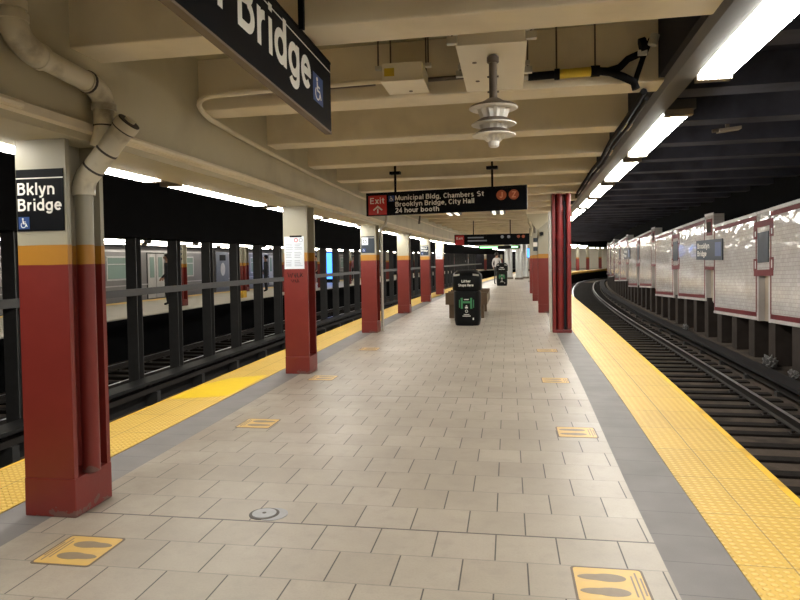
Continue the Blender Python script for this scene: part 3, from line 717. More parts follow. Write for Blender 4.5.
# ---- right group of columns
def red_column():
    x0, x1, y = .83, 1.18, 12.42
    o = thing('support_column', ((x0+x1)/2, y+.17, 0), 'dark red steel column at right holding pipes in its recess, close to the yellow strip', 'column')
    MB().box(-.175, .175, -.17, .17, 0, .06).build('base', 'red_pipe', o, bevel=.01)
    MB().box(-.175, -.115, -.17, .17, .06, 2.85).build('left_flange', 'red_pipe', o, bevel=.01)
    q = MB(); q.box(.09, .175, -.17, .17, .06, 2.85); q.build('right_flange', 'red_pipe', o, bevel=.03)
    MB().box(-.115, .09, .02, .06, .06, 2.85).build('web', 'red_pipe', o)
    p = MB().tube([(-.03, -.10, .06), (-.03, -.10, 2.85)], .062, 14).build('riser_pipe', 'red_pipe', o, smooth=True)
    for z in (1.15, 1.78, 2.3): MB().tube([(-.03, -.10, z), (-.03, -.10, z+.09)], .076, 14).build('pipe_coupling', 'red_pipe', p)
    MB().tube([(.055, -.13, .06), (.055, -.13, 2.5)], .02, 8).build('cream_conduit', 'girder_dark', o)
    MB().box(-.23, -.185, -.12, .05, 0, 2.3).build('side_conduit', 'galv', o)
red_column()
labR = ['cream-topped red column just left of the dark red column, with a small camera at its top', 'red and cream column partly hidden behind the right-hand cream-topped column, small plates on its face', 'farthest red column of the right-hand row']
RC = []
for k in range(3):
    x = [.775, .80, .86][k]; y = 17.0+4.7*k
    RC.append((x, y)); h_column(x, y, 2.75 if k else 2.62, .30, .33, COL['tall'], labR[k])
x, y = RC[0]
o = thing('ceiling_bracket', (x+.15, y+.1, 2.2), 'cream gusset bracket splaying from the right-hand column up to the ceiling', 'bracket')
q = MB(); FX = lambda a, b, c: Vector((a, c, b))
q.prism([(-.17, -.05), (.17, .22), (.17, .62), (-.45, .42), (-.45, .34)], FX, -.14, -.08); q.build('gusset_plate', 'cream', o)
MB().box(-.45, .2, -.16, .0, .37, .45).build('cap_plate', 'cream_light', o)
q = MB().tube([(-.38, -.1, .42), (-.38, -.1, .15), (-.30, -.1, .0), (-.34, -.1, -.2)], .03, 8); q.build('bent_conduit', 'cream', o, smooth=True)
o = thing('security_camera', (x+.09, y-.03, 2.0), 'small dark camera on the cream top of the right-hand column', 'camera')
MB().box(-.05, .05, -.02, .03, 0, .10).build('mount', 'iron', o); MB().cyl((0, -.09, .05), (0, -.02, .05), .045).build('lens_body', 'bin_black', o)
x, y = RC[1]
o, F = plate_thing('name_sign', front(x, y), (x+.08, y-.004, 1.66), 'stack of three small dark and white plates on the partly hidden right column', 'sign')
for b, mt in ((1.66, 'gale_plate'), (1.81, 'white'), (1.96, 'gale_plate')):
    MB().plate(F, .03, .17, b, b+.13, .0005, .005).build('panel', mt, o)
# steel-clad pillars in the distance
for i, (px, py, r, lab) in enumerate([(.02, 45., .28, 'grey steel-clad pillar in the distance just right of the far bin'), (.72, 44., .24, 'slimmer grey pillar in the distance, second right of the far bin'), (1.2, 46., .2, 'grey distant pillar next to the blue screen')]):
    o = thing('clad_pillar', (px, py, 0), lab, 'pillar')
    MB().lathe([(r, 0), (r, .08), (r*.96, .1), (r*.96, 2.95)], seg=20).build('shaft', 'pillar_grey', o, smooth=True)
    MB().lathe([(r+.05, 0), (r+.05, .12), (r, .14)], seg=20).build('base_ring', 'iron', o)
o = thing('advertising_screen', (1.45, 40, 0), 'lit blue screen in the distance left of the right-hand columns', 'screen')
MB().box(-.32, .32, 0, .12, 1.45, 2.05).build('casing', 'bin_black', o); MB().box(-.29, .29, -.006, 0, 1.48, 2.02).build('display', 'blue_screen', o); MB().box(-.05, .05, .03, .09, 0, 1.45).build('stand', 'iron', o); MB().box(-.25, .25, -.1, .22, 0, .04).build('foot', 'iron', o)

# ---- drain pipe at the nearest column
def arc(a, b, c, n=6):   # quadratic bend a->c with corner b
    a, b, c = map(Vector, (a, b, c)); return [a*(1-t)**2 + b*2*t*(1-t) + c*t*t for t in [i/n for i in range(n+1)]]
o = thing('drain_pipe', (-2.42, 3.34, .22), 'cream drain pipe bending from the ceiling down the side of the nearest left column', 'pipe')
O = Vector(o.location)
def pb(pts, r, name, mt, par=o, seg=18): return MB().tube([Vector(p)-O for p in pts], r, seg).build(name, mt, par, smooth=True)
px, py = -2.275, 2.66
pb([(px, py, 3.0), (px, py, 2.58)], .056, 'ceiling_pipe', 'pipe_cream')
for z in (2.77, 2.70, 2.63): pb([(px, py, z), (px, py, z+.045)], .064, 'coupling', 'pipe_cream')
for z in (2.745, 2.675): pb([(px, py, z), (px, py, z+.025)], .058, 'joint_ring', 'pipe_band')
pb([(px, py, 2.575), (px, py, 2.61)], .070, 'elbow_collar', 'pipe_cream')
pb(arc((px, py, 2.59), (px, py+.01, 2.475), (px, py+.17, 2.463), 8), .064, 'upper_elbow', 'pipe_cream')
pb([(px, py+.16, 2.463), (px, 3.24, 2.432)], .054, 'sloping_pipe', 'pipe_cream')
pb([(px, py+.16, 2.463), (px, py+.185, 2.462)], .067, 'joint_ring', 'pipe_cream')
pb(arc((px, 3.18, 2.436), (px, 3.335, 2.43), (px, 3.34, 2.33), 8), .060, 'lower_elbow', 'pipe_cream')
pb([(px, 3.19, 2.436), (px, 3.205, 2.435)], .064, 'joint_ring', 'pipe_band')
pb([(px, 3.34, 2.345), (px, 3.34, 2.31)], .069, 'coupling', 'pipe_cream')
pb([(px, 3.34, 2.34), (px, 3.34, 2.20), (px-.03, 3.34, 2.10)], .058, 'wye_inlet', 'pipe_cream')
pb([(px, 3.34, 2.225), (px, 3.34, 2.217)], .062, 'joint_ring', 'pipe_band')
W0, W1 = Vector((-2.125, 3.33, 2.225)), Vector((-2.40, 3.34, 1.93)); wd = (W1-W0).normalized()
pb([W0, W1], .062, 'wye_body', 'pipe_cream')
pb([W0-wd*.012, W0+wd*.035], .070, 'cleanout_cap', 'pipe_cream')
pb([W0+wd*.035, W0+wd*.043], .068, 'joint_ring', 'pipe_band'); pb([W0-wd*.020, W0-wd*.012], .064, 'joint_ring', 'pipe_band')
pb([W0-wd*.035, W0-wd*.02], .030, 'cleanout_plug', 'pipe_cream')
for t in (.5, .82):
    p = W0.lerp(W1, t); pb([p-wd*.006, p+wd*.006], .065, 'joint_ring', 'pipe_band')
pb(arc((-2.38, 3.34, 1.955), (-2.42, 3.34, 1.91), (-2.42, 3.34, 1.84), 6), .061, 'bottom_elbow', 'pipe_cream')
pb([(-2.42, 3.34, 1.88), (-2.42, 3.34, 1.83)], .062, 'coupling', 'pipe_cream')
q = MB().tube([Vector((-2.42, 3.34, z))-O for z in (1.84, .22)], .050, 16)
pipe_paint = column_mat('pipe_paint', 1.43-.22, 1.54-.22); q.build('downpipe', pipe_paint, o, smooth=True)

# ---- conduits along the left girder
def conduit(pts, r, label, mt='cream_light', name='conduit'):
    org = Vector(pts[0]); q = MB().tube([Vector(p)-org for p in pts], r, 8); ob = q.build(name, mt, smooth=True); ob.location = org
    return tag(ob, label, 'conduit')
ln = [(*L(6 + i*1.5, GI(6+i*1.5)+.025), 2.54 if i < 1 else 2.52) for i in range(16)]
conduit([(-.85, 4.47, 2.70), (-1.4, 4.35, 2.655), (-1.96, 4.21, 2.60)] + [tuple(p) for p in arc((-1.96, 4.21, 2.60), (-2.24, 4.19, 2.60), (-2.33, 4.8, 2.575), 8)][1:] + [(*L(5.3, GI(5.3)+.025), 2.555)] + ln, .02, 'cream conduit that comes out from behind the station sign and bends along the left girder')
conduit([(*L(-4 + i*2, GI(-4+i*2)+.05), 2.20) for i in range(3)] + [(*L(2.7, GI(2.7)+.05), 2.20)], .022, 'cream conduit on the girder ledge leading up to the drain pipe')
conduit([(*L(3.4+i*2, GI(3.4+i*2)+.05), 2.20) for i in range(15)], .022, 'cream conduit on the girder ledge beyond the drain pipe')
xx, yy = L(12.7, GI(12.6)+.1)
conduit([(xx, yy, 2.42), (xx+.02, yy, 2.3)] + [tuple(p) for p in arc((xx+.02, yy, 2.3), (xx+.01, yy, 2.12), (-2.53, yy, 2.07))] + [(-2.515, yy, 1.95), (-2.515, yy, .0)], .028, 'dark conduit looping from the girder down the side of the third left column', 'galv')
xx, yy = L(17.6, GI(17)+.07)
conduit([(xx, yy, 2.42), (xx+.03, yy, 2.7), (xx+.3, yy, 2.72), (0, 17.7, 2.74), (.55, 17.7, 2.74)] + [tuple(p) for p in arc((.55, 17.7, 2.74), (.72, 17.7, 2.74), (.72, 17.7, 2.55))] + [(.72, 17.6, 2.1)], .03, 'grey conduit crossing the ceiling from the left girder to the right-hand columns', 'iron')
conduit([(-2.1, 4.66, 2.72), (-.95, 4.66, 2.735)], .016, 'thin dark conduit from the left girder to the small ceiling box', 'iron')
conduit([(-.56, 4.66, 2.74), (-.27, 4.66, 2.745)], .016, 'short thin dark conduit between the two ceiling boxes', 'iron')

# ---- big station sign
sx, s0, s1, zb, zt = -1.0, 1.15, 3.60, 2.175, 2.565
o = thing('station_sign', (sx, s1-1.2, zb), 'large hanging black station sign lettered Bridge, near the camera', 'sign')
Fp = rel(lambda a, b, c=0.: Vector((sx+c-.065*(s1-s0-a), s0+a, b + .09*(s1-s0-a))), o.location)
SL = s1-s0
MB().plate(Fp, 0, SL, zb, zt, -.032, 0).build('panel', 'black_plate', o)
MB().plate(Fp, 0, SL, zb-.012, zb, -.036, .003).build('bottom_rail', 'sign_edge', o)
MB().plate(Fp, 0, SL, zt, zt+.012, -.036, .003).build('top_rail', 'black_plate', o)
MB().plate(Fp, 0, SL, zt-.05, zt-.044, 0, .001).build('white_line', 'white', o)
text('Bklyn', Fp, .46, zb+.125, .73, .232, 'white', o, c=.001)
text('Bridge', Fp, 1.317, zb+.125, .815, .232, 'white', o, bold=.05, c=.001)
wheelchair(Fp, 2.165, zb+.10, .15, .0, o)
for yy in (1.75, 3.135):
    MB().box(-.014, .014, -.012, .012, 0, .42).build('hanger_rod', 'black_plate', o).location = Fp(yy-s0, zt, .012)

# ---- exit sign
xl, xr, yl_, yr_ = -1.985, .262, 8.95, 8.68
rz = math.atan2(yr_-yl_, xr-xl); W = math.hypot(xr-xl, yr_-yl_)
o = thing('exit_sign', ((xl+xr)/2, (yl_+yr_)/2, 2.06), 'hanging black direction sign with red Exit panel and two brown route circles', 'sign', rz=rz)
Fe = lambda a, b, c=0.: Vector((a-W/2, -c, b+.016*(a/W)))
MB().plate(Fe, 0, W, 0, .315, -.06, 0).build('panel', 'black_plate', o)
MB().plate(Fe, .0, W, .295, .325, -.065, .004).build('top_rail', 'black_plate', o)
MB().plate(Fe, .035, .305, .012, .285, 0, .002).build('red_panel', 'sign_red', o)
text('Exit', Fe, .06, .17, .215, .085, 'white', o, c=.0026)
q = MB(); q.prism([(.163, .035), (.183, .035), (.183, .10), (.163, .10)], Fe, .002, .003); q.prism([(.10, .085), (.173, .145), (.246, .085), (.23, .07), (.173, .115), (.116, .07)], Fe, .002, .003); q.build('up_arrow', 'white', o)
wheelchair(Fe, .335, .19, .085, .0, o)
text('Municipal Bldg,', Fe, .435, .205, .655, .068, 'white', o, c=.001, bold=.1); text('Chambers', Fe, 1.13, .205, .42, .068, 'white', o, c=.001, bold=.1); text('St', Fe, 1.595, .205, .095, .068, 'white', o, c=.001, bold=.1)
text('Brooklyn Bridge, City Hall', Fe, .435, .117, 1.12, .068, 'white', o, c=.001, bold=.1)
text('24 hour booth', Fe, .435, .03, .63, .068, 'white', o, c=.001, bold=.1)
for a, t in ((1.925, 'J'), (2.09, 'Z')):
    q = MB(); disc(q, Fe, a, .205, .068, 0, .0015, 24); bl = q.build('route_circle', 'bullet_brown', o)
    text(t, Fe, a-.026, .165, .045 if t == 'J' else .055, .08, 'bullet_letter', bl, c=.0025)
for a in (.43, 1.80):
    p = Fe(a, .32, -.03)
    r = MB().box(p.x-.013, p.x+.013, p.y-.013, p.y+.013, .32, .95).build('hanger_rod', 'black_plate', o)
    MB().box(p.x-.075, p.x+.075, p.y-.04, p.y+.04, .575, .615).build('clamp', 'black_plate', r)

# ---- second hanging sign, far
o = thing('direction_sign', (-.5, 20.4, 1.86), 'second hanging black sign farther down the platform, green lit bar below it', 'sign')
Fs = lambda a, b, c=0.: Vector((a-1.17, -c, b))
MB().plate(Fs, 0, 2.34, 0, .34, -.06, 0).build('panel', 'black_plate', o); MB().plate(Fs, .03, .30, .02, .32, 0, .003).build('red_panel', 'sign_red', o)
text('Exit', Fs, .06, .19, .2, .07, 'white', o, c=.004)
q = MB()
for b in (.22, .12): q.plate(Fs, .42, .42+(.5 if b > .2 else .6), b, b+.04, 0, .002)
q.build('text_lines', 'print_grey', o)
for a in (1.5, 1.7, 2.0, 2.15):
    q = MB(); disc(q, Fs, a, .25, .05, 0, .002, 14); q.build('route_circle', 'bullet_brown' if a > 1.9 else 'print_grey', o)
MB().plate(Fs, .75, 2.05, -.13, -.03, -.06, 0).build('led_casing', 'bin_black', o)
MB().plate(Fs, .80, 1.35, -.10, -.05, 0, .003).build('led_text_bar', 'green_led', o); MB().plate(Fs, 1.78, 1.98, -.10, -.05, 0, .003).build('led_clock', 'green_led', o)
for a in (.6, 1.75): MB().box(a-1.17-.015, a-1.17+.015, .02, .05, .34, 1.0).build('hanger_rod', 'black_plate', o)
o = thing('exit_box', (-4.1, 17.1, 2.5), 'small white box with a dark square hanging beyond the left girder', 'sign')
MB().box(-.14, .14, -.04, .04, 0, .22).build('casing', 'white', o); MB().box(-.02, .09, -.045, -.04, .06, .16).build('dark_square', 'bin_black', o); MB().box(-.012, .012, -.012, .012, .22, .56).build('hanger_rod', 'iron', o)
struct(MB().box(-4.6, -3.5, 17., 17.2, 3.03, 3.06).build('trim_%d' % bi, 'soot')); bi += 1

# ---- ceiling boxes, pendant lamp, cable
o = thing('junction_box', (-.695, 4.5, 2.658), 'smaller white ceiling box hung on rods, left of the pendant lamp', 'junction box')
MB().box(-.14, .14, -.17, .17, 0, .12).build('casing', 'box_white', o, bevel=.006)
MB().box(-.15, .15, -.18, .18, -.008, 0).build('cover', 'box_white', o); MB().box(-.125, -.055, -.172, -.17, .03, .085).build('label_plate', 'tag_yellow', o)
MB().cyl((.02, .10, -.012), (.02, .10, -.008), .014).build('plug', 'iron', o)
for s in (-1, 1):
    r = MB().cyl((s*.175, -.12, .1), (s*.175, -.12, .42), .006).build('hanger_rod', 'iron', o); MB().box(s*.175-.02, s*.175+.02, -.14, -.10, .09, .115).build('strut_clip', 'galv', r)
    MB().cyl((s*.13, .12, .13), (s*.13, .12, .42), .006).build('hanger_rod', 'iron', o)
o = thing('junction_box', (-.075, 4.17, 2.648), 'larger white ceiling box with the pendant lamp hanging below it', 'junction box')
MB().box(-.19, .19, -.50, .50, 0, .07).build('casing', 'box_white', o, bevel=.006); MB().box(-.20, .20, -.51, .51, -.008, 0).build('cover', 'box_white', o)
for a, b in ((-.11, -.18), (-.11, .24)): MB().cyl((a, b, -.012), (a, b, -.008), .014).build('plug', 'iron', o)
for sx_ in (-1, 1):
    for sy in (-.46, .22):
        r = MB().cyl((sx_*.225, sy, .03), (sx_*.225, sy, .44), .006).build('hanger_rod', 'iron', o); MB().box(sx_*.225-.03, sx_*.225+.03, sy-.02, sy+.02, .02, .06).build('strut_clip', 'galv', r)
for sy in (-.46, .22): MB().box(-.24, .24, sy-.02, sy+.02, .07, .10).build('strut', 'galv', o)
o = thing('pendant_lamp', (-.07, 3.86, 2.09), 'old pendant lamp with white tiered louvre shades on a brown iron stem', 'pendant lamp')
MB().tube([(0, 0, .27), (0, 0, .30), (0, 0, .545)], [.032, .024, .024], 12).build('stem', 'iron', o, smooth=True)
MB().lathe([(.03, .50), (.036, .505), (.036, .535), (.03, .54)], seg=12).build('stem_collar', 'iron', o, smooth=True)
for z in (.33, .42): MB().cyl((-.034, 0, z), (.034, 0, z), .006, 6).build('stem_bolt', 'iron', o)
MB().lathe([(.145, .232), (.135, .246), (.07, .268), (.035, .29), (.02, .29)], seg=24).build('canopy', 'iron', o, smooth=True)
MB().lathe([(.138, .226), (.146, .232), (.02, .234), (.02, .226)], seg=24).build('canopy_underside', 'shade_white', o)
def pleated(r0, z0, r1, z1, n=12):
    q = MB(); rings = []
    for r, z in ((r0*.8, z0), (r0, z0+.006), (r1, z1)):
        rings.append([q.bm.verts.new((r*(1 if k % 2 else .86)*math.cos(2*PI*k/(2*n)), r*(1 if k % 2 else .86)*math.sin(2*PI*k/(2*n)), z)) for k in range(2*n)])
    for A, B in zip(rings, rings[1:]):
        for k in range(2*n): q.bm.faces.new([A[k], A[(k+1) % (2*n)], B[(k+1) % (2*n)], B[k]])
    q.bm.faces.new(rings[0][::-1]); q.bm.faces.new(rings[-1]); q.build('louvre_drum', 'shade_white', o)
pleated(.074, .158, .100, .226); pleated(.068, .093, .096, .145); pleated(.048, .035, .084, .08)
for z, r in ((.150, .132), (.085, .128)):
    t = MB().lathe([(r, z-.012), (r*.62, z+.020), (.05, z+.024)], seg=16).build('shade_ring', 'iron', o)
    MB().lathe([(r*1.01, z-.017), (r*1.015, z-.011), (.05, z+.018), (.05, z-.002)], seg=16).build('ring_underside', 'shade_white', t)
MB().lathe([(.022, 0), (.03, .008), (.034, .035), (.025, .04)], seg=12).build('bottom_cup', 'shade_white', o)
o = thing('power_cable', (.5, 4.6, 2.70), 'thick black cable with a yellow tag, running right from the larger ceiling box', 'cable')
O2 = Vector(o.location)
def cb(pts, r, name, mt='cable', seg=10): return MB().tube([Vector(p)-O2 for p in pts], r, seg).build(name, mt, o, smooth=True)
cb([(.115, 4.6, 2.70), (.20, 4.6, 2.70)], .022, 'connector', 'galv'); cb([(.16, 4.6, 2.70), (.36, 4.6, 2.705)], .028, 'cable_sleeve')
cb([(.34, 4.6, 2.705), (.375, 4.6, 2.705)], .038, 'gland'); cb([(.375, 4.6, 2.705), (.585, 4.6, 2.71)], .032, 'yellow_tag', 'tag_yellow'); cb([(.585, 4.6, 2.71), (.645, 4.6, 2.71)], .038, 'gland')
cb([(.64, 4.6, 2.71), (.70, 4.6, 2.705), (.78, 4.62, 2.73), (.84, 4.64, 2.79), (.90, 4.62, 2.81), (.96, 4.6, 2.82)], .025, 'cable_branch')
cb([(.64, 4.6, 2.71), (.72, 4.6, 2.695), (.80, 4.6, 2.66), (.87, 4.6, 2.62), (.885, 4.6, 2.57)], .027, 'cable_branch')
cb([(.98, 4.58, 2.9), (.93, 4.6, 2.78), (.89, 4.6, 2.66), (.87, 4.6, 2.58)], .018, 'cable_branch')
for x_ in (.355, .615): cb([(x_, 4.6, 2.73), (x_, 4.6, 3.04)], .006, 'hanger_rod', 'iron')
MB().box(.89, .95, 4.55, 4.57, 2.785, 2.82).build('white_tag', 'white', o, org=O2).location = (0, 0, 0)
cb([(.97, 4.5, 2.83), (.99, 4.5, 2.90)], .03, 'white_connector', 'galv'); cb([(.90, 4.55, 2.85), (.94, 4.55, 2.86)], .045, 'gland')
# cable bundle along the right girder
for r_, dz, dx, lab in ((.024, 0, 0, 'thicker black cable clipped along the dark right girder'), (.016, -.05, .02, 'thinner black cable clipped below another along the dark right girder')):
    pts = [(*E(4.75+i*1.05, -.72+dx+.012*(i % 2)), 2.595+dz+.012*((i*7) % 3)) for i in range(8)]
    ob = conduit(pts, r_, lab, 'cable', 'girder_cable')
for i in range(4):
    pass
# ceiling light fixtures farther on
for px, lab in ((-1.28, 'left one of two small ceiling light fixtures beyond the exit sign'), (-.22, 'right one of two small ceiling light fixtures beyond the exit sign')):
    o = thing('ceiling_light', (px, 15.3, 2.50), lab, 'ceiling light')
    MB().box(-.17, .17, -.6, .6, .02, .10).build('housing', 'grey_channel', o)
    for s in (-.09, .09): MB().box(s-.035, s+.035, -.55, .55, 0, .02).build('tube_lamp', emit('tube_lamp', (1, .93, .82), .8) if 'tube_lamp' not in bpy.data.materials else bpy.data.materials['tube_lamp'], o)
    for s in (-.5, .5): MB().box(-.012, .012, s-.012, s+.012, .10, .55).build('hanger_rod', 'iron', o)

# ---- litter bins and benches
def litter_bin(loc, label, rz=0.):
    o = thing('litter_bin', loc, label, 'litter bin', rz=rz)
    MB().lathe([(.255, 0), (.265, .02), (.285, .12), (.292, .70), (.285, .735)], seg=40, sup=3.2).build('body', 'bin_black', o, smooth=True)
    MB().lathe([(.255, .735), (.255, .77)], seg=40, sup=3.2).build('neck', 'rubber', o, smooth=True)
    h = MB().lathe([(.30, .755), (.315, .775), (.318, 1.05), (.30, 1.10), (.235, 1.165), (.16, 1.175)], seg=40, sup=3.2).build('hood', 'bin_black', o, smooth=True)
    MB().lathe([(.235, 1.166), (.22, 1.185), (.12, 1.192)], seg=40, sup=3.2).build('lid', 'cover', h, smooth=True)
    for s in (-1, 1):
        MB().hexa([(s*.14, -.306, 1.075), (s*.27, -.29, 1.06), (s*.262, -.27, 1.095), (s*.14, -.284, 1.11), (s*.14, -.31, 1.079), (s*.27, -.294, 1.064), (s*.262, -.274, 1.099), (s*.14, -.288, 1.114)]).build('rim_edge', 'galv', h)
    Fb = lambda a, b, c=0.: Vector((a, -.319-c, b))
    text('Litter', Fb, -.095, .93, .19, .055, 'white', h, c=.003, bold=.3); text('Stops Here', Fb, -.165, .845, .32, .055, 'white', h, c=.003, bold=.3)
    Fg = lambda a, b, c=0.: Vector((a, -.2935-c, b))
    q = MB()
    for s in (-1, 1):
        q.plate(Fg, s*.10-.022, s*.10+.022, .37, .60, 0, .004)
        q.plate(Fg, s*.15-.008, s*.15+.008, .39, .56, 0, .004)
    q.plate(Fg, -.08, .08, .485, .53, 0, .004); q.build('green_graphic', 'bin_green', o)
    q = MB(); q.plate(Fg, -.05, .05, .555, .575, 0, .004); q.plate(Fg, -.03, .03, .375, .41, 0, .004); q.plate(Fg, -.015, .015, .42, .44, .004, .006)
    disc(q, Fg, 0, .315, .032, 0, .004, 14, 0, 2*PI, .022); q.plate(Fg, -.06, .06, .24, .252, 0, .004); q.plate(Fg, -.085, .085, .205, .22, 0, .004); q.plate(Fg, .13, .155, .13, .175, 0, .004)
    q.build('white_print', 'white', o)
    return o
litter_bin((-.875, 13.95, 0), 'large black litter bin with white lettering standing in front of the wooden bench', -.02)
litter_bin((-.33, 34.2, 0), 'distant black litter bin farther along the platform beside a person')
def bench(loc, label):
    o = thing('platform_bench', loc, label, 'bench')
    W2, LN = .5, 2.3
    for k in range(5): MB().box(-W2+.02+k*.195, -W2+.02+k*.195+.18, .06, LN-.06, .50, .55).build('seat_plank', 'wood_light', o, bevel=.006)
    for yy in (0, LN-.06): MB().box(-W2, W2, yy, yy+.06, .33, .62).build('end_board', 'wood', o, bevel=.008)
    for xx_ in (-W2, W2-.05): MB().box(xx_, xx_+.05, .06, LN-.06, .33, .56).build('side_board', 'wood', o, bevel=.006)
    for yy in (.75, 1.5): MB().box(-W2, W2, yy, yy+.05, .55, .62).build('arm_divider', 'wood', o, bevel=.006)
    MB().box(-.04, .04, .06, LN-.06, .55, .66).build('centre_board', 'wood', o, bevel=.006)
    for xx_ in (-W2+.08, W2-.30):
        for yy in (.08, LN-.25): MB().box(xx_, xx_+.22, yy, yy+.17, 0, .33).build('leg', 'wood', o, bevel=.006)
    return o
bench((-1.0, 15.4, 0), 'brown wooden platform bench behind the nearer litter bin')

# ---- floor stickers and drain
def sticker(loc, rz, label, group=None):
    o = thing('floor_sticker', (*loc, .0), label, 'floor sticker', group, rz)
    Fz = lambda a, b, c=0.: Vector((a, b, c))
    def rr(h, r, n=5):
        pts = []
        for cx, cy, a0 in ((h-r, h-r, 0), (-h+r, h-r, PI/2), (-h+r, -h+r, PI), (h-r, -h+r, 1.5*PI)):
            pts += [(cx+r*math.cos(a0+i*PI/2/n), cy+r*math.sin(a0+i*PI/2/n)) for i in range(n+1)]
        return pts
    MB().prism(rr(.158, .02), Fz, 0, .0015).build('border', 'sticker_edge', o); MB().prism(rr(.147, .016), Fz, .0015, .0025).build('sheet', 'sticker', o)
    for s in (-1, 1):
        pts = []
        for i in range(28):
            t = 2*PI*i/28; yy = math.cos(t); w = .032*(1+.28*yy) if yy > 0 else .032*(1-.12*yy)
            if abs(yy+.15) < .25: w *= .82
            pts.append((-.055 + .125*-yy*-1*.0 + 0, 0))
        pts = [(.105*math.cos(2*PI*i/28) - .03, s*.062 + (.036*math.sin(2*PI*i/28))*(1 - .22*math.cos(2*PI*i/28)*-1 - .18*math.exp(-((math.cos(2*PI*i/28)+.25)/.25)**2))) for i in range(28)]
        MB().prism(pts, Fz, .0025, .0032).build('footprint', 'sticker_brown', o)
    q = MB()
    for a, l in ((.095, .09), (.115, .12), (.133, .075)): q.prism([(a, -l), (a+.008, -l), (a+.008, l), (a, l)], Fz, .0025, .0032)
    q.build('printed_text', 'sticker_brown', o)
    return o
spots = [((-2.12, 2.81), PI, 'yellow footprint sticker on the tiles right beside the nearest left column'),
         ((-2.19, 5.31), PI, 'yellow footprint sticker between the first and second left columns'),
         ((-2.24, 7.50), PI, 'yellow footprint sticker beside the base of the second left column'),
         ((-2.22, 10.05), PI, 'faint yellow footprint sticker between the second and third left columns'),
         ((.43, 2.81), 0, 'yellow footprint sticker at the bottom right of the photo, nearest the camera'),
         ((.54, 5.31), 0, 'yellow footprint sticker near the right grey border, second from the camera'),
         ((.53, 7.57), 0, 'yellow footprint sticker near the right grey border, third from the camera'),
         ((.58, 10.03), 0, 'faint footprint sticker near the right grey border, farthest from the camera')]
for p, rz, lab in spots: sticker(p, rz, lab)
o = thing('floor_drain', (-1.37, 3.37, 0), 'round steel drain cover set in the tiles between the columns', 'drain')
MB().lathe([(.085, 0), (.085, .003), (.08, .004)], seg=28).build('frame_ring', 'pipe_band', o); MB().lathe([(.068, .004), (.068, .007), (.012, .0075)], seg=28).build('cover', 'steel_disc', o)
MB().lathe([(.012, .0075), (.012, .0085)], seg=10).build('keyhole', 'pipe_band', o)
MB().lathe([(.09, .0), (.09, .0028)], c=(.045, .0, 0), seg=28).build('white_rim', 'steel_disc', o)

# ---- right tiled wall
WO = 3.15
def Wp(y, off=0.): return E(y, WO+off)
wall = bpy.data.objects.new('wall_right', None); C.objects.link(wall); wall.location = (*Wp(14), 0); struct(wall, 'white tiled station wall with maroon borders beyond the right track', 'wall')
WL = Vector(wall.location)
def wb(mb, name, mt, par=None):
    ob = mb.build(name, mt, par or wall, org=WL); ob.location = (0, 0, 0); return ob
bay = 4.0; yA = 14.4
def zoff(y):     # the wall is built in level steps, changing at every second pier
    s = (y - (yA+bay-.42)) / (2*bay); return .17 - .29*(s-math.floor(s))
def wsweep(y0, y1, o0, o1, z0, z1, step=1.2, dzfix=None):
    mb = MB()
    n = max(1, int(round((y1-y0)/step))); ln = y0
    for i in range(n):
        a = y0+(y1-y0)*i/n; b = y0+(y1-y0)*(i+1)/n; e = 1e-4
        za, zb_ = (zoff(a+e), zoff(b-e)) if dzfix is None else (dzfix, dzfix)
        P = [(*Wp(a, o0), z0+za), (*Wp(a, o1), z0+za), (*Wp(b, o1), z0+zb_), (*Wp(b, o0), z0+zb_), (*Wp(a, o0), z1+za), (*Wp(a, o1), z1+za), (*Wp(b, o1), z1+zb_), (*Wp(b, o0), z1+zb_)]
        v = [mb.bm.verts.new(p) for p in P]
        for q in ((3, 2, 1, 0), (4, 5, 6, 7), (0, 1, 5, 4), (1, 2, 6, 5), (2, 3, 7, 6), (3, 0, 4, 7)):
            f = mb.bm.faces.new([v[j] for j in q])
            for lp, j in zip(f.loops, q): lp[mb.uv].uv = ((a if j in (0, 1, 4, 5) else b), (z0 if j < 4 else z1))
    return mb
zB, zT = .05, 2.30
npier = 0
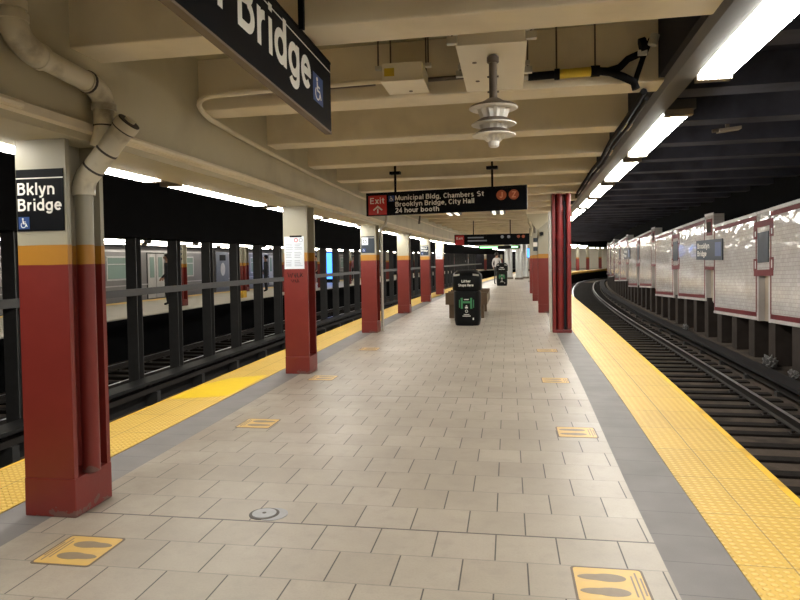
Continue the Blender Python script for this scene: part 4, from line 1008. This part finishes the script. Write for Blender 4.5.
for k in range(-3, 15):
    yc = yA + bay*k; typeA = (k % 2 == 0); hw = .37 if typeA else .42
    # panel from this pier to the next one
    ya, yb = yc+hw, yc+bay-(.42 if typeA else .37)
    wb(wsweep(ya, yb, 0, .25, zB, zT), 'tile_panel', 'walltile')
    wb(wsweep(ya, yb, -.012, 0, zT-.03, zT+.03), 'coping', 'walltrim'); wb(wsweep(ya, yb, -.012, 0, zB-.02, zB+.04), 'sill_band', 'walltrim')
    mb = wsweep(ya+.04, yb-.04, -.006, 0, zT-.14, zT-.045)
    wb(mb, 'maroon_band', 'maroon'); wb(wsweep(ya+.04, yb-.04, -.006, 0, zB+.055, zB+.15), 'maroon_band', 'maroon')
    wb(wsweep(ya+.03, ya+.075, -.007, 0, zB+.15, zT-.14), 'maroon_band', 'maroon'); wb(wsweep(yb-.075, yb-.03, -.007, 0, zB+.15, zT-.14), 'maroon_band', 'maroon')
    # the pier itself
    e0, e1 = yc-hw, yc+hw
    if typeA:
        wb(wsweep(e0, e1, 0.0, .25, .98, zT), 'pier_face', 'walltile')
        wb(wsweep(e0, e1, .12, .25, .02, .98), 'niche', 'niche'); wb(wsweep(e0, e0+.08, 0, .12, .02, .98), 'niche_jamb', 'walltrim'); wb(wsweep(e1-.08, e1, 0, .12, .02, .98), 'niche_jamb', 'walltrim')
        wb(wsweep(yc-.31, yc+.31, -.014, 0, 1.25, 1.88), 'name_plate', 'gale_plate')
        for (z0, z1) in ((1.99, 2.12), (.97, 1.10)): wb(wsweep(e0-.18, e1+.18, -.01, 0, z0, z1), 'maroon_frame', 'maroon')
        for (z0, z1) in ((1.76, 2.0), (1.08, 1.34)):
            for s in (e0-.20, e1):
                if z0 > 1.5: wb(wsweep(s, s+.2, -.01, 0, z0, z0+.24), 'maroon_frame', 'maroon'); wb(wsweep(s+.05, s+.11, -.012, 0, z0+.05, z0+.16), 'frame_window', 'walltrim')
                else: wb(wsweep(s, s+.2, -.01, 0, z0, z1), 'maroon_frame', 'maroon'); wb(wsweep(s+.05, s+.11, -.012, 0, z0+.05, z1-.05), 'frame_window', 'walltrim')
        wb(wsweep(e0, e1, -.004, 0, zT-.02, zT+.03), 'coping', 'walltrim')
    else:
        dz = zoff(yc+hw); kw = dict(dzfix=zoff(yc+.01))
        wb(wsweep(e0, e1, 0, .25, .92, zT+.06, **kw), 'pier_face', 'walltile')
        wb(wsweep(e0, e1, .12, .25, .02, .92, **kw), 'niche', 'niche'); wb(wsweep(e0, e0+.08, 0, .12, .02, .92, **kw), 'niche_jamb', 'walltrim'); wb(wsweep(e1-.08, e1, 0, .12, .02, .92, **kw), 'niche_jamb', 'walltrim')
        wb(wsweep(e0+.02, e1-.02, -.01, 0, .88, .97, **kw), 'maroon_frame', 'maroon')
        wb(wsweep(yc-.26, yc+.26, -.01, 0, 1.80, 2.24, **kw), 'maroon_frame', 'maroon'); wb(wsweep(yc-.18, yc+.18, -.014, 0, 1.88, 2.16, **kw), 'dark_square', 'pier')
        wb(wsweep(e0, e1, -.012, 0, zT+.03, zT+.09, **kw), 'coping', 'walltrim')
# station name plates on the wall
for k, lab in ((1, 'slate station name sign on the tiled wall across the right track, nearer one'), (5, 'slate station name sign far along the tiled wall across the right track')):
    yc = yA + bay*k; p = Vector((*Wp(yc, -.03), 1.30)); d = Vector((*Wp(yc-1, -.03), 0)) - Vector((*Wp(yc, -.03), 0)); d.normalize(); nn = Vector((-1, 0, 0)); nn = Vector((d.y, -d.x, 0))
    if nn.x > 0: nn = -nn
    o = thing('name_sign', p, lab, 'sign'); Fw = lambda a, b, c=0., d=d, nn=nn: d*a + Vector((0, 0, b)) + nn*c
    MB().plate(Fw, -1.25, 1.25, 0, .54, -.02, .0).build('panel', 'gale_plate', o)
    text('Brooklyn', Fw, -1.1, .31, 1.2, .15, 'white', o, c=.002); text('Bridge', Fw, -1.1, .10, .92, .15, 'white', o, c=.002)
    MB().plate(Fw, .62, 1.15, .10, .46, 0, .003).build('blue_panel', 'sign_blue', o)
# sooty supports below the tiled wall
struct(MB().sweep(E, [(3.75, -1.2), (3.95, -1.2), (3.95, 3.4), (3.75, 3.4)], Y0, 92).build('wall_right.002', 'soot'), 'dark wall behind the sooty piers under the tiled wall', 'wall')
for i in range(44):
    y = 4.2 + i*1.2
    mb = MB(); P = []
    (a, b), (c, d), (e, f), (g, h) = Wp(y, .02), Wp(y, .35), Wp(y+.36, .35), Wp(y+.36, .02)
    mb.hexa([(a, b, -.80), (c, d, -.80), (e, f, -.80), (g, h, -.80), (a, b, .12+zoff(y)), (c, d, .12+zoff(y)), (e, f, .12+zoff(y)), (g, h, .12+zoff(y))])
    wb(mb, 'support_pier', 'pier')
# litter on the ledge
for (y, off, s, lab) in ((13.6, -.02, .2, 'crumpled pale plastic sheet on the ledge below the tiled wall'), (12.45, -.02, .13, 'pale plastic bag upright on the ledge, nearest the camera'), (20.3, -.05, .14, 'small crumpled bag on the ledge farther along the tiled wall')):
    x, yy = Wp(y, off-.12)
    q = MB(); bmesh.ops.create_icosphere(q.bm, subdivisions=3, radius=1)
    for v in q.bm.verts:
        h = 1 + .28*math.sin(v.co.x*7+y) * math.cos(v.co.y*6+v.co.z*8) + random.uniform(-.08, .08); v.co = Vector((v.co.x*s*.55*h, v.co.y*s*h, max(0, (v.co.z+.75)*s*.6*h)))
    ob = q.build('plastic_bag', 'plastic_bag'); ob.location = (x, yy, -.785); tag(ob, lab, 'plastic bag')
# bracket under the track ceiling
o = thing('ceiling_bracket', (2.55, 8.25, 2.9), 'small tan bracket hanging from the dark ceiling over the right track', 'bracket')
MB().hexa([(-.03, -.05, 0), (.22, -.02, .03), (.22, .10, .03), (-.03, .10, 0), (-.03, -.05, .035), (.22, -.02, .065), (.22, .10, .065), (-.03, .10, .035)]).build('arm_plate', 'bracket_tan', o)
MB().cyl((-.10, .02, .02), (0, .02, .03), .022).build('conduit_stub', 'iron', o); MB().box(.06, .10, .03, .07, .04, .42).build('hanger_rod', 'iron', o)

# ---- far platform across the left tracks
FP = 6.42
struct(MB().sweep(L, [(-FP, 0), (-FP-4.45, 0), (-FP-4.45, -1.3), (-FP, -1.3)], 4, 88).build('floor.003', 'far_floor'), 'pale floor of the platform across the left tracks', 'floor')
struct(MB().sweep(L, [(-FP+.01, .006), (-FP-.55, .006), (-FP-.55, -.1), (-FP+.01, -.1)], 4, 88).build('trim_%d' % bi, 'far_floor')); bi += 1
struct(MB().sweep(L, [(-FP-3.85, .006), (-FP-4.42, .006), (-FP-4.42, -.1), (-FP-3.85, -.1)], 4, 88).build('trim_%d' % bi, 'far_yellow'), 'yellow strip on the far side of the platform across the tracks', 'tactile strip'); bi += 1
struct(MB().sweep(L, [(-FP+.015, -.02), (-FP+.05, -.02), (-FP+.05, -1.2), (-FP+.015, -1.2)], 4, 88).build('wall_left.002', 'soot'), 'sooty wall under the platform across the tracks', 'wall')
struct(MB().sweep(L, [(-FP-.1, 2.55), (-FP-12, 2.55), (-FP-12, 2.95), (-FP-.1, 2.95)], 4, 88).build('ceiling.003', 'soot'), 'dark ceiling over the platform across the tracks', 'ceiling')
struct(MB().sweep(L, [(-FP-11, -1.4), (-FP-11.3, -1.4), (-FP-11.3, 3.), (-FP-11, 3.)], 4, 88).build('wall_left.003', 'concrete_dark'), 'dark wall behind the trains', 'wall')
struct(MB().sweep(L, [(-FP-.5, 2.16), (-FP-.7, 2.16), (-FP-.7, 2.55), (-FP-.5, 2.55)], 4, 88).build('trim_%d' % bi, 'tunnel_beam'), 'beam over the edge of the far platform', 'girder'); bi += 1
for j, offs in enumerate((-FP-.25, -FP-3.9)):
    for i in range(29):
        y = 9 + i*2.7
        strip_light(L, offs, y, 2.3, 2.05 if j == 0 else 2.16, 'small strip light over the near edge of the far platform' if j == 0 else 'small strip light over the train side of the far platform', 'lights over the near edge of the far platform' if j == 0 else 'lights over the far edge of the far platform', 'lamp_far', .06)
farcol = None
for k in range(-1, 15):
    y = 20.0 + 4.57*k; x = L(y, -FP-1.15)[0]
    labk = {0: 'red column with a checked white top on the far platform, in front of the train doors', 1: 'red column with yellow foot on the far platform, right of the dark end of the first train car', 2: 'red column on the far platform nearest the second column on our side'}.get(k, 'distant red and cream column on the platform across the tracks')
    g = None if k in (0, 1, 2) else 'distant columns on the far platform'
    if farcol is None: farcol = h_column(x, y, 2.55, .30, .33, COL['far'], labk, group=g)
    else:
        r = dup(farcol, (x+.15, y+.165, 0), labk)
        if g is None and 'group' in r: del r['group']
        if g: r['group'] = g
    if k == 1:
        MB().box(-.17, .17, -.185, .185, 0, .28).build('yellow_foot', 'edge_yellow', r)
    if k == 0:
        for z in (1.55, 1.72, 1.89): MB().box(-.152, .152, -.172, -.165, z, z+.07).build('dark_band', 'gale_plate', r)
for k, (px, py) in enumerate([(-12.85, 30.0), (-12.6, 34.8), (-12.3, 39.4)]):
    dup(farcol, (px, py, 0), ['dark red and tan column in the second row of the far platform, left of the second column on our side', 'column in the back row of the far platform seen through the posts', 'most distant column in the back row of the far platform'][k]).pop('group', None)

# ---- trains behind the far platform
def subway_car(y0, y1, label, end=False):
    ang = 0.; x = -14.75
    o = thing('subway_car', (x, (y0+y1)/2, -1.0), label, 'train'); ln = y1-y0; h = ln/2
    B = MB(); prof = [(0, .45), (0, 3.02), (-.12, 3.2), (-2.6, 3.2), (-2.7, 3.0), (-2.7, .45)]
    a = [B.bm.verts.new((p[0], -h, p[1])) for p in prof]; b = [B.bm.verts.new((p[0], h, p[1])) for p in prof]
    for i in range(len(prof)): B.bm.faces.new([a[i], a[(i+1) % 6], b[(i+1) % 6], b[i]])
    B.bm.faces.new(a); B.bm.faces.new(b[::-1]); B.build('body', 'train', o)
    B = MB(); B.hexa([(-.05, -h, 3.12), (-.12, -h, 3.2), (-.12, h, 3.2), (-.05, h, 3.12), (-.5, -h, 3.5), (-2.2, -h, 3.5), (-2.2, h, 3.5), (-.5, h, 3.5)]); B.build('roof', 'train_roof', o)
    MB().box(0, .012, -h, h, 1.58, 1.62).build('belt_rail', 'train_band', o); MB().box(0, .01, -h, h, 2.92, 2.97).build('belt_rail', 'train_band', o); MB().box(-.02, .0, -h, h, .2, .45).build('underframe', 'rubber', o)
    Fc = lambda a, b, c=0.: Vector((c, a, b))
    def window(a0, a1):
        w = MB().plate(Fc, a0, a1, 1.82, 2.75, .002, .02).build('window_frame', 'train_band', o)
        MB().plate(Fc, a0+.07, a1-.07, 1.88, 2.69, .02, .024).build('window_glass', 'train_glass_lit', w); MB().plate(Fc, a0+.07, a1-.07, 2.42, 2.46, .024, .03).build('window_bar', 'train_band', w)
    def door(c):
        MB().plate(Fc, c-.70, c+.70, .98, 2.92, .002, .010).build('door_recess', 'rubber', o)
        for s in (-1, 1):
            a0, a1 = (c-.64, c-.012) if s < 0 else (c+.012, c+.64)
            d = MB().plate(Fc, a0, a1, 1.0, 2.86, .010, .022).build('door_leaf', 'train_band', o)
            MB().plate(Fc, a0+.16, a1-.14, 1.86, 2.72, .022, .026).build('door_window', 'train_glass_lit', d)
    if not end:
        nd = [y1-4.6, y1-9.5, y1-14.3]
        for d in nd: door(d-(y0+y1)/2)
        for a, b in ((y1-2.3, y1-1.3), (y1-8.0, y1-6.7), (y1-13.1, y1-11.5)): 
            window(a-(y0+y1)/2, b-(y0+y1)/2)
    else:
        MB().plate(Fc, -h+.03, -h+1.5, 1.0, 3.0, .003, .02).build('end_panel', 'train_blue', o); MB().plate(Fc, -h+.45, -h+1.15, 2.55, 2.85, .02, .03).build('destination_window', 'rubber', o)
        q = MB(); pts = [(-h+.8+.27*math.cos(2*PI*i/20), 2.1+.34*math.sin(2*PI*i/20)) for i in range(20)]; q.prism(pts, Fc, .02, .028); q.build('route_oval', 'train_band', o)
        for d in (3.2, 8.0, 13.0): door(-h+d)
        for a, b in ((4.5, 6.2), (9.4, 11.2)): window(-h+a, -h+b)
    return o
subway_car(13.6, 29.7, 'stainless steel subway car standing behind the far platform, seen between the black posts')
subway_car(30.75, 46.7, 'second subway car with a grey end panel and white oval, behind the far platform', True)
subway_car(47.6, 63.5, 'most distant subway car behind the far platform')
struct(MB().box(-18, -14, 3, 89, -1.5, -1.2).build('floor.004', 'trackbed'), 'track bed under the trains', 'track bed')
struct(MB().box(2., 20., 85.2, 85.5, 0, 3.2).build('wall_back.001', 'box_white'), 'pale wall at the far end of the platform', 'wall')
struct(MB().box(-14., 2., 88.5, 88.8, -1.3, 3.).build('wall_back.002', 'concrete_dark'), 'dark wall at the far end of the platform across the tracks', 'wall')
gq = 'distant columns where the platform bends right'
for i, (px, py) in enumerate([(6.6, 66.), (8.3, 71.), (9.9, 75.5), (11.9, 80.)]): h_column(px-1., py+1.2, 2.95, .34, .34, COL['far'], 'distant red and cream column where the platform bends to the right', group=gq)
for i in range(9):
    x_, y_ = E(56+i*3., -1.9); strip_light(E, -1.9, 56+i*3., 2.4, 2.5, 'distant ceiling strip light where the platform bends right', 'distant ceiling lights at the bend', 'lamp_far', .16)
o = thing('advertising_screen', (-11.9, 41.5, 0), 'tall lit blue screen on the platform across the tracks', 'screen')
MB().box(-.75, .75, 0, .2, 0, 2.1).build('casing', 'bin_black', o); MB().box(-.68, .68, -.01, 0, .25, 2.0).build('display', 'blue_screen', o)

# ---- people
def person(loc, rz, label, top, legs, h=1.72, arms=.1, pose=0.):
    s = h/1.72
    V = [(0, 0, .94), (0, .0, 1.10), (0, .01, 1.30), (0, .01, 1.42), (0, 0, 1.50), (0, -.01, 1.57), (0, -.015, 1.66),
         (.10, 0, .90), (.11, -.02+pose*.1, .50), (.11, .02+pose*.2, .08), (.11, -.12+pose*.2, .035),
         (-.10, 0, .90), (-.11, -.02-pose*.1, .50), (-.11, .02-pose*.2, .08), (-.11, -.12-pose*.2, .035),
         (.19, 0, 1.40), (.25, .03, 1.14), (.25, -.06-arms, .93), (.24, -.09-arms*1.3, .84),
         (-.19, 0, 1.40), (-.25, .03, 1.14), (-.25, -.06-arms, .93), (-.24, -.09-arms*1.3, .84), (0, -.02, 1.71)]
    R = [.14, .135, .155, .12, .055, .075, .095, .095, .062, .045, .038, .095, .062, .045, .038, .065, .045, .036, .032, .065, .045, .036, .032, .07]
    Ed = [(0, 1), (1, 2), (2, 3), (3, 4), (4, 5), (5, 6), (6, 23), (0, 7), (7, 8), (8, 9), (9, 10), (0, 11), (11, 12), (12, 13), (13, 14), (3, 15), (15, 16), (16, 17), (17, 18), (3, 19), (19, 20), (20, 21), (21, 22)]
    me = bpy.data.meshes.new('b'); me.from_pydata([Vector(v)*s for v in V], Ed, []); ob = bpy.data.objects.new('b', me); C.objects.link(ob)
    sk = ob.modifiers.new('s', 'SKIN'); sk.use_smooth_shade = True; ob.modifiers.new('u', 'SUBSURF').levels = 1
    for i, d in enumerate(me.skin_vertices[0].data): d.radius = (R[i]*s, R[i]*s*.85); d.use_root = (i == 0)
    bpy.context.view_layer.update()
    m2 = bpy.data.meshes.new_from_object(ob.evaluated_get(bpy.context.evaluated_depsgraph_get())); bpy.data.objects.remove(ob)
    m2.name = 'person'; m2.materials.clear()
    for k in (top, legs, 'skin', 'rubber'): m2.materials.append(M[k])
    for p in m2.polygons:
        z = p.center.z/s; ax = abs(p.center.x)/s
        p.material_index = 2 if (z > 1.47 or (ax > .205 and z < .95)) else (3 if z < .09 else (0 if (z > .96 or ax > .205) else 1)); p.use_smooth = True
    o = bpy.data.objects.new('person', m2); C.objects.link(o); o.location = loc; o.rotation_euler = (0, 0, rz); tag(o, label, 'person')
    q = MB(); bmesh.ops.create_icosphere(q.bm, subdivisions=2, radius=.105*s)
    for v in q.bm.verts:
        v.co = Vector((v.co.x*.95, v.co.y*1.05+.015, v.co.z*1.0 + 1.68*s))
        if v.co.y < -.03: v.co.z = max(v.co.z, 1.73*s)
    q.build('hair', 'hair', o, smooth=True)
    q = MB()
    for sx_ in (-.035, .035): q.box(sx_*s-.010, sx_*s+.010, -.112*s, -.098*s, 1.655*s, 1.668*s)
    q.build('eyes', 'rubber', o)
    q = MB(); q.prism([(-.014, 1.615), (.014, 1.615), (.006, 1.66), (-.006, 1.66)], lambda a, b, c: Vector((a*s, c*s, b*s)), -.128, -.095); q.build('nose', 'skin', o)
    return o
person((-.62, 36.0, 0), PI*.9, 'person in a white top and dark trousers standing beside the distant litter bin', 'cloth_white', 'cloth_dark', pose=.3)
person((-11.62, 20.5, 0), -1.2, 'person in dark clothes leaning beside the red column in front of the train doors', 'cloth_dark', 'cloth_dark')
person((-11.6, 29.6, 0), -1.4, 'person in black standing next to the far-platform column seen left of the second column', 'cloth_dark', 'cloth_dark')
person((-10.9, 35.6, 0), -.6, 'person in grey on the far platform just right of the second column on our side', 'cloth_grey', 'cloth_dark', pose=.5)
person((-10.6, 43.5, 0), -.6, 'person in a pink top on the far platform near the blue screen', 'cloth_pink', 'cloth_dark', pose=.4)

for k, (yy, tp, lab) in enumerate([(68., 'cloth_pink', 'distant person in a pink top on the far platform, just past the last posts'), (72.6, 'cloth_white', 'distant person in white on the far platform, right of the person in pink')]):
    xx_, y2 = L(yy, -6.85); person((xx_, y2, 0), .5, lab, tp, 'cloth_grey', pose=.3)

# ------------------------------------------------------------------ world and camera
w = bpy.data.worlds.new('World'); bpy.context.scene.world = w; w.use_nodes = True
w.node_tree.nodes['Background'].inputs[0].default_value = (.05, .05, .06, 1); w.node_tree.nodes['Background'].inputs[1].default_value = .1
f, yaw, pit, rol, hcam = 641.95, .1674, .0277, .0159, 1.4239
Fv = Vector((-math.sin(yaw)*math.cos(pit), math.cos(yaw)*math.cos(pit), -math.sin(pit))); Rv = Vector((math.cos(yaw), math.sin(yaw), 0)); Uv = Rv.cross(Fv)
R2 = Rv*math.cos(rol) - Uv*math.sin(rol); U2 = Rv*math.sin(rol) + Uv*math.cos(rol)
cam = bpy.data.cameras.new('camera'); co = bpy.data.objects.new('camera', cam); C.objects.link(co)
cam.sensor_fit = 'HORIZONTAL'; cam.sensor_width = 36; cam.lens = f/800*36; cam.clip_start = .02; cam.clip_end = 300
mw = Matrix.Identity(4)
for i in range(3): mw[i][0], mw[i][1], mw[i][2] = R2[i], U2[i], -Fv[i]
cam.shift_y = -21.97/800; mw.translation = (.0075, -.0452, hcam); co.matrix_world = mw
sc = bpy.context.scene; sc.camera = co
sc.view_settings.view_transform = 'Standard'; sc.view_settings.look = 'None'; sc.view_settings.gamma = 1.; sc.view_settings.use_curve_mapping = False
sc.view_settings.exposure = 1.0
